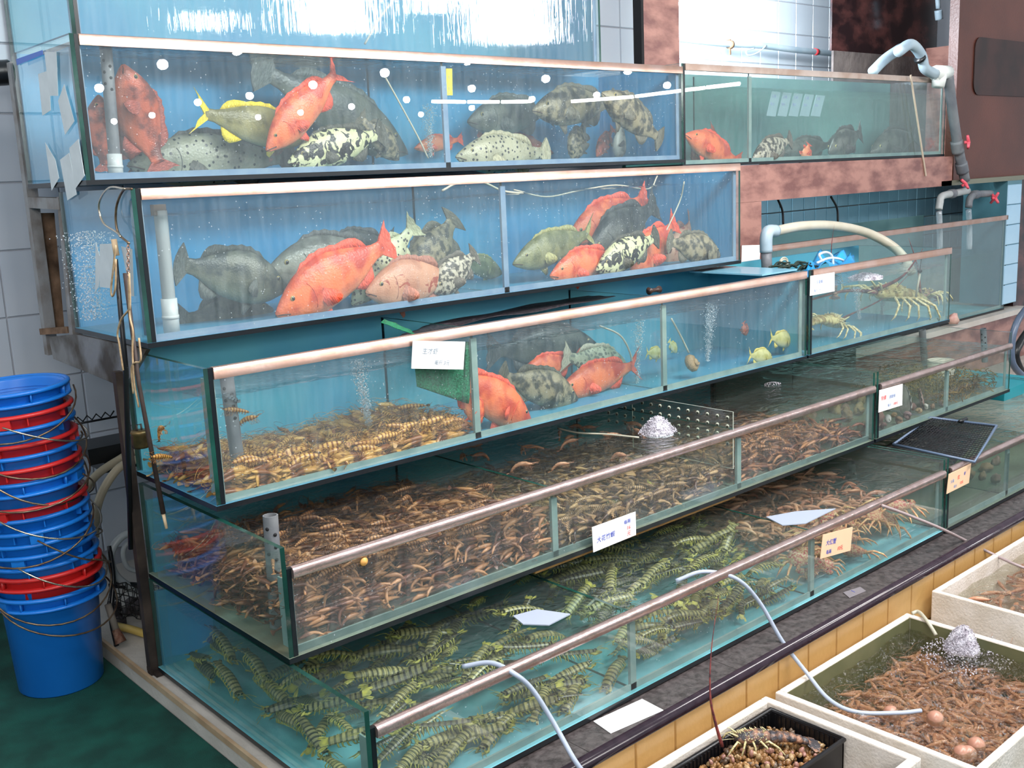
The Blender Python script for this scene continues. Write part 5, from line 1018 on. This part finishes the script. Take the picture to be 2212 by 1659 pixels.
# green net on the third tank, black sheet, mats
GN = pmat('green_netting', (.004, .10, .045), .6, 0, .3, (.012, .22, .10), 160, .6, 160)
gn = root('green_net', 'green netting hung over the third tank rim behind the price card', 'net')
def sheet(par, nm, P00, P10, P11, P01, n, amp, mat, th=.0015, seed=0):
    vs = []; nrm = (P10-P00).cross(P01-P00).normalized()
    for s in (0, 1):
        for j in range(n+1):
            for i in range(n+1):
                u, v = i/n, j/n; p = P00*(1-u)*(1-v)+P10*u*(1-v)+P11*u*v+P01*(1-u)*v; vs.append(p+nrm*(amp*noise.noise(Vector((u*4, v*3, seed)))+s*th))
    k = (n+1)**2; fs = []
    for j in range(n):
        for i in range(n):
            a = j*(n+1)+i; fs += [(a, a+1, a+n+2, a+n+1), (a+k, a+k+n+1, a+k+n+2, a+k+1)]
    for i in range(n):
        for a, b in ((i, i+1), (n*(n+1)+i+1, n*(n+1)+i), ((i+1)*(n+1), i*(n+1)), (i*(n+1)+n, (i+1)*(n+1)+n)): fs.append((a, a+k, b+k, b))
    return MB().add(vs, fs).build(nm, [mat], par)
sheet(gn, 'hanging_panel', at(900, 835, 'y', .650), at(1010, 872, 'y', .650), at(1019, 742, 'y', .650), at(893, 752, 'y', .650), 14, .012, GN, seed=1)
sheet(gn, 'hanging_panel', at(1000, 868, 'y', .642), at(1012, 872, 'y', .642), at(1022, 738, 'y', .642), at(1006, 738, 'y', .642), 8, .008, GN, seed=2)
sheet(gn, 'top_flap', at(822, 697, 'y', .72), at(900, 726, 'y', .72), at(885, 712, 'y', .78), at(830, 690, 'y', .78), 5, .004, GN, seed=3)
BS = pmat('black_mesh_sheet', (.012, .013, .015), .5, 0, .4, (.05, .04, .05), 90, .4, 200)
bs = sheet(None, 'black_mesh_sheet', at(862, 728, 'z', .985), at(1330, 640, 'z', .985), at(1250, 640, 'z', .985), at(930, 700, 'z', .985), 24, .012, BS, seed=4); tag(bs, 'black mesh sheet lying on the water of the third tank', 'mesh sheet')
bb = root('bung', 'small black and brown bung on the third tank rim', 'bung', None, Matrix.Translation(at(1413, 627, 'y', .70)))
MB().tube([(-.028, 0, 0), (-.014, 0, .0), (.014, 0, .0), (.028, 0, .0)], [.014, .008, .008, .014], 12).build('spool', [pmat('bung_brown', (.04, .02, .015), .3)], bb)
# timber batten under the fourth tank
w0, w1 = at(1157, 1255, 'y', .345), at(1588, 1088, 'y', .345)
MB().box((w0.x, .345, .338), (w1.x, .375, .3605)).build('timber_batten', [pmat('wet_timber', (.26, .13, .03), .6, 0, .3, (.45, .25, .08), 20, .3, 60, (1, 8, 8))], None, False, label='wet brown timber batten under the fourth tank', cat='batten')
# perforated clear sheet across the fourth tank
ps = root('perforated_sheet', 'clear perforated plastic sheet standing across the fourth tank', 'plastic sheet'); XP = 1.700
e0, e1 = at(1583, 890, 'x', XP), at(1410, 862, 'x', XP)
MB().box((XP, e0.y, .46), (XP+.004, min(1.10, e1.y+.1), e0.z), [1, 1, 1, 0, 1, 0]).build('sheet', [GLASS_IN, pmat('pale_edge', (.45, .50, .42), .3)], ps, False)
hm = MB().tube([(-.002, 0, 0), (.001, 0, 0)], .0065, 10).mesh('drilled_hole', pmat('hole_rim', (.62, .62, .50), .3)); hm2 = MB().tube([(-.003, 0, 0), (.0, 0, 0)], .0042, 8).mesh('drilled_hole', pmat('dark_green_hole', (.03, .04, .03), .3))
for j in range(4):
    for i in range(14):
        y = e0.y+.022+i*.042; z = e0.z-.022-j*.030
        if y < 1.08:
            o = put('drilled_hole', hm, ps); o.location = (XP, y, z); o = put('drilled_hole', hm2, ps); o.location = (XP-.001, y-.002, z-.001)
# pieces floating in the lowest tank
for lb, cs in (('white plastic lid floating in the left bay of the lowest tank', ((1108, 1332), (1160, 1318), (1232, 1328), (1185, 1352), (1130, 1350))), ('white plastic piece floating near the right bay of the lowest tank', ((1655, 1118), (1720, 1106), (1805, 1100), (1740, 1132), (1690, 1136)))):
    P = [at(x, y, 'z', .308) for x, y in cs]; k = len(P); MB().add(P+[p+Vector((0, 0, .003)) for p in P], [tuple(range(k))[::-1], tuple(range(k, 2*k))]+[(i, (i+1) % k, (i+1) % k+k, i+k) for i in range(k)]).build('plastic_lid', [pmat('white_plastic', (.40, .45, .55), .3)], None, False, label=lb, cat='lid')
c_ = root('suction_cup', 'small orange suction cup on the front glass of the fourth tank', 'suction cup', None, Matrix.Translation(at(786, 1213, 'y', .312)))
MB().lathe([(0, 0), (.012, 0), (.010, .003), (.004, .006), (0, .007)], 14, 0, Matrix.Rotation(math.pi/2, 4, 'X')).build('cup', [pmat('orange_rubber', (.75, .38, .10), .4)], c_)
# ================================================================ RIGHT: PIPES, TAPS, LOBSTER-TANK CLUTTER
hose('wall_pipe', 'grey pipe running along the bright tiled recess wall', ((1440, 80), (1560, 94), (1640, 98), (1720, 108), (1805, 116)), 'y', 2.28, .020, PVC_BL, 'pipe')
p = at(1577, 96, 'y', 2.28); wc = root('pipe_clamp', 'rusty clamp holding the recess pipe', 'clamp', None, Matrix.Translation(p)); MB().tube([(-.012, 0, 0), (.012, 0, -.001)], .026, 14).build('band', [RUST], wc); MB().box((-.006, -.004, -.06), (.006, .004, -.02)).box((-.006, -.004, .02), (.006, .10, .03)).build('bracket', [RUST], wc, False)
p = at(1762, 112, 'y', 2.28); MB().tube([p-Vector((.016, 0, -.001)), p+Vector((.016, 0, -.001))], .0225, 12).build('red_tape', [pmat('red_tape', (.75, .05, .06), .4)], None, label='band of red tape on the recess pipe', cat='tape')
hose('recess_cable', 'thin grey cable looped over the recess pipe', ((1655, 98), (1640, 112), (1618, 120), (1612, 110), (1630, 104)), 'y', 2.26, .005, PVC_BL, 'cable')
yq = YG-.03
vp = root('drain_pipe', 'grey drain pipe rising over the tank on the granite beam and down to the taps', 'pipe')
def ptube(nm, pts, y, r, mat, n=5, par=vp): return MB().tube(bez([at(a, b, 'y', y if not isinstance(y, list) else y[i]) for i, (a, b) in enumerate(pts)], n), r, 14).build(nm, [mat], par)
ptube('inlet_tube', ((1885, 155), (1912, 128), (1945, 105)), YG+.12, .030, PVC_BL)
ptube('elbow', ((1940, 112), (1968, 96), (1990, 120), (1998, 148), (2020, 160)), yq, .030, PVC_BL)
ptube('down_tube', ((2048, 160), (2055, 220), (2065, 290), (2075, 345), (2085, 390)), yq, .030, PVC)
ptube('coupling', ((2066, 305), (2070, 330)), yq, .037, PVC); ptube('coupling', ((2076, 352), (2080, 372)), yq, .037, PVC); ptube('collar', ((1986, 124), (1988, 128)), yq, .034, RUBBER)
ptube('upper_tube', ((2024, -20), (2027, 18)), 1.78, .016, PVC_BL); ptube('upper_coupling', ((2027, 22), (2029, 42)), 1.78, .026, PVC_BL)
mb = MB(); q = [at(2022, 158, 'y', yq), at(2048, 156, 'y', yq)]; mb.tube([q[0]+Vector((0, 0, 0)), q[1]], [.045, .038], 12); mb.tube([at(2030, 160, 'y', yq), at(2026, 188, 'y', yq)], [.044, .036], 12); mb.build('tape_wrapping', [PVC_W], vp)
TAPR = pmat('pink_red_tap', (.80, .10, .14), .35)
def tapgrip(par, px, py, y, d, r=.035):
    p = at(px, py, 'y', y); d = Vector(d).normalized(); s = d.orthogonal().normalized(); t = d.cross(s); mb = MB()
    mb.tube([p, p+d*.02], .010, 8)
    for a in range(2): 
        v = s if a else t; mb.tube([p+d*.02-v*r, p+d*.024, p+d*.02+v*r], [.008, .011, .008], 8)
    mb.build('tap_grip', [TAPR], par)
tapgrip(vp, 2083, 308, yq-.04, (.5, -1, .1), .05)
for i, (lb, pts, gp, gd) in enumerate((('grey angled tap with red grip at the left under the granite beam', ((2090, 412), (2060, 418), (2035, 424), (2030, 440), (2028, 452)), (2078, 402), (.3, -.6, .5)), ('grey angled tap with red grip at the right under the granite beam', ((2140, 418), (2110, 420), (2096, 428), (2092, 448)), (2143, 428), (1, -.4, 0)))):
    tr_ = root('water_tap', lb, 'tap'); ptube('spout', pts, YG-.02, .022, PVC if i else pmat('pale_pvc', (.40, .42, .42), .4), par=tr_); ptube('coupling', (pts[1], (pts[1][0]-8, pts[1][1]+1)), YG-.02, .028, PVC, par=tr_); tapgrip(tr_, gp[0], gp[1], YG-.05, gd, .045)
    x, y = pts[-1]; ptube('water_jet', ((x, y+4), (x+2, y+40), (x+2, y+90)), YG+.06, .018, clear('falling_water', (.85, .92, .97), .1, .1, .35, (.9, .95, 1), fscale=(40, 40, 4)), par=tr_)
sr = root('prop_strip', 'thin metal strip leaning on the tank on the granite beam', 'strip'); bar(at(1967, 162, 'y', YG-.005), at(2000, 380, 'y', YG-.005), .012, .006, pmat('tan_strip', (.60, .48, .36), .4, .3), sr, 'strip')
ap = root('arched_pipe', 'cream pipe arching over the lobster tank from a grey elbow', 'pipe'); yr = 1.0
MB().tube(bez([at(1672, 500, 'y', yr), at(1730, 489, 'y', yr), at(1800, 488, 'y', yr), at(1870, 502, 'y', yr), at(1925, 530, 'y', .95), at(1955, 560, 'y', .9), at(1970, 590, 'y', .85)], 6), .023, 12).build('curved_tube', [pmat('cream_pvc', (.50, .46, .36), .35, 0, .5, (.60, .56, .46), 7)], ap)
MB().tube(bez([at(1676, 499, 'y', yr), at(1660, 500, 'y', yr), at(1655, 515, 'y', yr), at(1655, 545, 'y', yr)], 5), .028, 12).build('elbow', [PVC_BL], ap); MB().tube([at(1655, 540, 'y', yr), at(1657, 600, 'y', yr)], .024, 12).build('riser', [PVC], ap)
mb = MB()
for i in range(5): c = at(1685+4*i, 570-4*(i % 2), 'y', .98); mb.tube([c+Vector((0, .0, .0))+Vector((math.cos(a)*.03, .01*i-.02, math.sin(a)*.02)) for a in [2*math.pi*j/14 for j in range(15)]], .004, 6, caps=False)
mb.build('coiled_air_line', [AIR], None, label='coiled pale air line beside the grey elbow', cat='air line')
BP = pmat('blue_plastic_bag', (.01, .25, .62), .2, 0, .6, (.03, .42, .78), 8, .6, 20)
bg = sheet(None, 'blue_plastic_bag', at(1735, 588, 'y', .80), at(1850, 572, 'y', .80), at(1838, 545, 'y', .98), at(1760, 556, 'y', .98), 16, .05, BP, seed=9); tag(bg, 'crumpled blue plastic bag behind the lobster tank rim', 'bag')
for lb, pts in (('white air line over the blue plastic bag', ((1775, 563), (1770, 550), (1785, 545), (1797, 553), (1800, 572))), ('second white air line over the blue plastic bag', ((1765, 568), (1790, 558), (1815, 560), (1835, 572)))): hose('air_line', lb, pts, 'y', .88, .006, pmat('white_line', (.65, .68, .68), .4), 'air line')
mb = MB()
for i in range(26):
    a = at(R_.uniform(1650, 1738), R_.uniform(570, 584), 'y', R_.uniform(.85, 1.0)); mb.tube(bez([a, a+Vector((.04, .01, .012*R_.random())), a+Vector((.09, R_.uniform(-.02, .02), 0))], 3), .004, 5)
mb.build('tangled_cord', [pmat('dark_green_cord', (.015, .03, .02), .6)], None, label='dark green tangled cord at the right end of the third tank', cat='cord')
tz = at(1650, 592, 'y', .75).z; ta, tb = at(1578, 592, 'z', 1.036), at(1735, 588, 'z', 1.036)
MB().box((2.36, .66, 1.034), (2.60, 1.02, 1.040)).build('cover_glass', [pmat('pale_blue_lid', (.22, .48, .62), .2, 0, .5)], None, False, label='pale blue glass lid at the right end of the third tank', cat='lid')
hose('black_cable', 'black cable hanging from the granite beam at the left', ((1680, 430), (1690, 455), (1692, 485)), 'y', YG+.1, .006, RUBBER, 'cable'); hose('black_cable', 'black cable hanging from the middle of the granite beam', ((1795, 425), (1808, 450), (1810, 480)), 'y', YG+.1, .006, RUBBER, 'cable')
lg_ = root('white_hook_rod', 'thin white rod with black tip leaning in the lobster tank', 'rod'); MB().tube([at(1978, 642, 'y', .70), at(1987, 592, 'y', .68)], .005, 8).build('rod', [AIR], lg_); MB().ball(at(1987, 585, 'y', .68), .012, 8).tube([at(1987, 583, 'y', .68), at(1990, 560, 'y', .68)], .002, 4).build('tip', [RUBBER], lg_)
# pink fish scrap on the ledge
mb = MB(); mb.ball((0, 0, 0), (.05, .03, .035), 10); mb.v = [tuple(Vector(v)*(1+.5*noise.noise(Vector(v)*40))) for v in mb.v]
mb.build('fish_scrap', [pmat('pink_flesh', (.62, .32, .28), .4, 0, .5, (.72, .50, .40), 20)], None, label='pink scrap of fish on the pale ledge', cat='scrap', M=Matrix.Translation(at(2060, 688, 'y', YG-.06)+Vector((0, 0, .0))))
# black hoses at the far right edge
hose('rubber_hose', 'thick dark hose looping down at the right edge of the view', ((2240, 640), (2200, 690), (2186, 740), (2190, 790), (2230, 830)), 'y', .62, .018, pmat('slate_hose', (.05, .07, .11), .3, 0, .5, (.12, .16, .24), 6), 'hose')
hose('rubber_hose', 'second dark hose under the first at the right edge', ((2240, 690), (2204, 740), (2196, 780), (2240, 860)), 'y', .70, .022, RUBBER, 'hose')
MB().box((3.9, .36, .30), (4.3, .8, .352)).build('teal_basin', [pmat('teal_plastic', (.02, .30, .36), .3)], None, False, label='teal basin under the dark hoses at the right edge', cat='basin')
# black basket in the dark lowest tank
bk = root('black_basket', 'black plastic mesh basket tilted in the dark lowest tank', 'basket'); C0, C1, C2, C3 = at(1925, 962, 'y', .16), at(2100, 1000, 'y', .10), at(2155, 912, 'y', .50), at(2005, 900, 'y', .60)
C0 = at(1930, 960, 'z', .325); C1 = at(2105, 998, 'z', .325); C2 = at(2153, 920, 'z', .375); C3 = at(2010, 902, 'z', .375)
mb = MB(); nu, nv = 26, 20
for i in range(nu+1): u = i/nu; mb.tube([C0*(1-u)+C1*u-Vector((0, 0, .0)), C3*(1-u)+C2*u], .0016, 4, caps=False)
for j in range(nv+1): v = j/nv; mb.tube([C0*(1-v)+C3*v, C1*(1-v)+C2*v], .0016, 4, caps=False)
mb.build('mesh_panel', [pmat('black_gloss', (.006, .006, .008), .12, 0, .8)], bk)
MB().tube([C0, C1, C2, C3, C0], .006, 6).build('rim', [pmat('blue_grey_rim', (.12, .17, .26), .3)], bk)
MB().tube([(C2+C3)/2-Vector((.03, 0, -.006)), (C2+C3)/2+Vector((.03, 0, .006))], .008, 6).build('catch', [RUBBER], bk)
bt = sheet(None, 'black_tray', at(1898, 975, 'z', .292), at(2060, 1005, 'z', .292), at(2120, 940, 'z', .292), at(1990, 915, 'z', .292), 14, .01, BS, seed=7); tag(bt, 'black tray floating left of the mesh basket', 'tray')
# ================================================================ FRONT: WHITE BOXES
FO = pmat('cream_polystyrene', (.70, .62, .53), .6, 0, .3, (.82, .75, .68), 12, .25, 120); OLV = pmat('olive_liner', (.10, .11, .05), .45, 0, .4, (.16, .16, .08), 6)
def obox(name, label, x0, x1, y0, y1, z0, z1, t, mat, inner=None, lipw=None):
    r = root(name, label, 'box')
    for nm, a, b in (('side_wall', (x0, y0, z0), (x0+t, y1, z1)), ('side_wall', (x1-t, y0, z0), (x1, y1, z1)), ('end_wall', (x0+t, y0, z0), (x1-t, y0+t, z1)), ('end_wall', (x0+t, y1-t, z0), (x1-t, y1, z1))):
        o = MB().box(a, b).build(nm, [mat], r, False); bv = o.modifiers.new('b', 'BEVEL'); bv.width = .004; bv.segments = 2
    MB().box((x0+t, y0+t, z0), (x1-t, y1-t, z0+.02)).build('bottom', [inner or mat], r, False)
    return r
bA = obox('white_box', 'white box of swimming prawns with a foaming air hose', 1.297, 2.06, -.735, -.135, -.42, -.040, .022, FO, OLV)
MB().box((1.32, -.159, -.40), (2.038, -.1575, -.045)).build('liner', [OLV], bA, False)
MB().box((2.038, -.72, -.40), (2.0375, -.16, -.045)).build('liner', [OLV], bA, False)
bB = obox('white_box', 'white box of pink prawns farther to the right', 2.245, 3.1, -.70, -.128, -.42, -.020, .020, FO, PR_PK)
bC = obox('foam_box', 'white foam box holding a black tray of shellfish', .55, 1.262, -.60, -.128, -.42, -.040, .026, FO)
W_BOX = clear('box_water', (.86, .88, .80), .10, .04, .0, bump=((34, 34, 34), .10, 1.2))
for bx, x0, x1, y0, y1, z in ((bA, 1.320, 2.037, -.712, -.160, -.085), (bB, 2.266, 3.079, -.679, -.149, -.075)):
    vs, fs = wave_top(x0, x1, y0, y1, z, .022 if bx is bA else .008, .010); MB().add(vs, fs).build('water_surface', [W_BOX], bx)
zA = lambda x, y: -.125+.012*N_(x, y, 8)+R_.uniform(-.02, .02)
scatter(44, 'pink', 1.35, 2.0, -.68, -.24, zA, .085, 'brownish pink prawn in the foaming white box', 'prawns in the foaming box', front=1)
mass('prawn_mass', 'prawns packed below the surface of the foaming white box', 800, PR_PK, 1.34, 2.02, -.70, -.20, lambda x, y: -.14+R_.uniform(-.02, .01), .09)
scatter(14, 'pink', 2.29, 3.0, -.66, -.17, lambda x, y: -.09+R_.uniform(-.02, .015), .11, 'pink prawn in the far white box', 'prawns in the far white box', front=1)
mass('prawn_mass', 'pink prawns packed in the far white box', 200, PR_PK, 2.28, 3.05, -.67, -.16, lambda x, y: -.12+R_.uniform(-.02, .02), .10)
for i in range(5): 
    c = at(R_.uniform(2010, 2130), R_.uniform(1610, 1640), 'z', -.10) if i < 3 else at(R_.uniform(1850, 2180), R_.uniform(1520, 1620), 'z', -.10)
    MB().ball((0, 0, 0), .024, 14).build('fish_ball', [pmat('pale_pink_ball', (.42, .18, .12), .3, 0, .5, (.60, .36, .26), 10)], None, label='pale pinkish round thing bobbing among the prawns of the foaming box', cat='shellfish', group='pale round things in the foaming box', M=Matrix.Translation(c))
foam('tall mound of froth in the foaming white box', at(2078, 1400, 'z', -.085), .055, .075, 700, .0045)
foam('spreading froth around the mound in the foaming box', at(2085, 1415, 'z', -.083), .13, .010, 420, .005)
zhose('short cream air hose over the corner of the foaming box', ((1970, 1325, 'z', -.035), (1985, 1322, 'z', -.03), (2005, 1345, 'z', -.03), (2022, 1372, 'z', -.06)), .006, AIR)
# black tray with shells and a lobster
TR = pmat('black_tray_plastic', (.008, .008, .010), .3)
tx0, tx1, ty0, ty1, tz1 = .62, 1.228, -.40, -.168, -.055
bt2 = root('black_tray', 'black plastic tray full of small shellfish', 'tray')
for nm, a, b in (('side_wall', (tx0, ty0, -.14), (tx0+.006, ty1, tz1)), ('side_wall', (tx1-.006, ty0, -.14), (tx1, ty1, tz1)), ('end_wall', (tx0, ty0, -.14), (tx1, ty0+.006, tz1)), ('end_wall', (tx0, ty1-.006, -.14), (tx1, ty1, tz1)), ('bottom', (tx0, ty0, -.145), (tx1, ty1, -.14))):
    MB().box(a, b).build(nm, [TR], bt2, False)
rm = MB(); pth = [(tx0, ty0), (tx1, ty0), (tx1, ty1), (tx0, ty1), (tx0, ty0)]; rm.tube([(x, y, tz1) for x, y in pth], .007, 6); rm.build('rim', [TR], bt2)
rb = MB()
for i in range(40): x = tx0+.01+i*.0152; rb.box((x, ty1-.009, -.135), (x+.006, ty1-.006, tz1-.004))
for i in range(15): y = ty0+.01+i*.0152; rb.box((tx1-.009, y, -.135), (tx1-.006, y+.006, tz1-.004))
rb.build('grille', [TR], bt2, False)
smat = [pmat('clam_brown', (.20, .09, .03), .25, 0, .6, (.42, .23, .09), 10), pmat('clam_dark', (.05, .035, .03), .25, 0, .6, (.20, .13, .08), 10), pmat('clam_tan', (.34, .22, .10), .25, 0, .6, (.50, .34, .18), 10), pmat('clam_pink', (.28, .13, .10), .25, 0, .6, (.42, .22, .17), 10)]
clm = []
for mt in smat:
    mb = MB(); mb.ball((0, 0, 0), (1, .75, .62), 8); mb.v = [(x*(1+.2*(z > 0)), y*(1-.25*x), z) for x, y, z in mb.v]; mb.tube([(-.9, 0, 0), (-1.25, 0, .05)], [.3, .1], 5); clm.append(mb.mesh('clam', mt))
zc_ = lambda x, y: -.098+.045*math.exp(-((x-.98)/.22)**2-((y+.29)/.12)**2)
for i in range(290):
    x = tx1-.015-(tx1-tx0-.03)*R_.random()**1.25; y = R_.uniform(ty0+.014, ty1-.016)
    put('small_clam', R_.choice(clm), None, 'small brown clam in the heap on the black tray', 'clam', 'small clams on the black tray', M=Matrix.Translation((x, y, zc_(x, y)+R_.uniform(-.008, .006))) @ rot(R_.random()*6, R_.random()*6, R_.random()*6) @ Matrix.Scale(R_.uniform(.007, .011), 4))
mb = MB()
for i in range(700):
    x = R_.uniform(tx0+.012, tx1-.012); y = R_.uniform(ty0+.012, ty1-.012); p = Vector((x, y, zc_(x, y)-R_.uniform(.004, .02))); mb.ball(p, R_.uniform(.007, .010), 6)
mb.build('clam_bed', [smat[0]], None, label='lower layers of small clams on the black tray', cat='clams', kind='stuff')
pl_ = at(1585, 1605, 'z', -.045); ql = at(1780, 1600, 'z', -.055); yawl = math.atan2(pl_.y-ql.y, pl_.x-ql.x)
top_ = at(1534, 1500, 'y', -.19); tip_ = at(1553, 1285, 'y', -.15)
Ml = orient(pl_+Vector((0, 0, .012)), yawl, .26, 0, -.15); Mi = Ml.inverted(); a0 = at(1560, 1612, 'z', -.035)
lobster('dark wet spiny lobster on the heap of clams, antenna raised', Ml, LOB2, ([Mi @ a0, Mi @ at(1545, 1560, 'y', -.20), Mi @ top_, Mi @ at(1537, 1400, 'y', -.17), Mi @ tip_],), .6, 9)

hose('black_pipe', 'black pipe end poking in at the upper left edge', ((-60, 158), (-10, 158), (22, 156)), 'y', 1.95, .040, RUBBER, 'pipe')
fc = MB(); fp = at(500, 862, 'y', .70)
for i in range(6): fc.box(fp+Vector((-.022+.007*i, -.003, .012-.005*i)), fp+Vector((-.012+.007*i, .001, .020-.005*i)))
fc.build('foil_scrap', [pmat('silver_foil', (.80, .80, .82), .2, .9, .5, (.4, .4, .42), 60)], None, False, label='scrap of silver foil stuck at the pipe in the third tank', cat='foil')
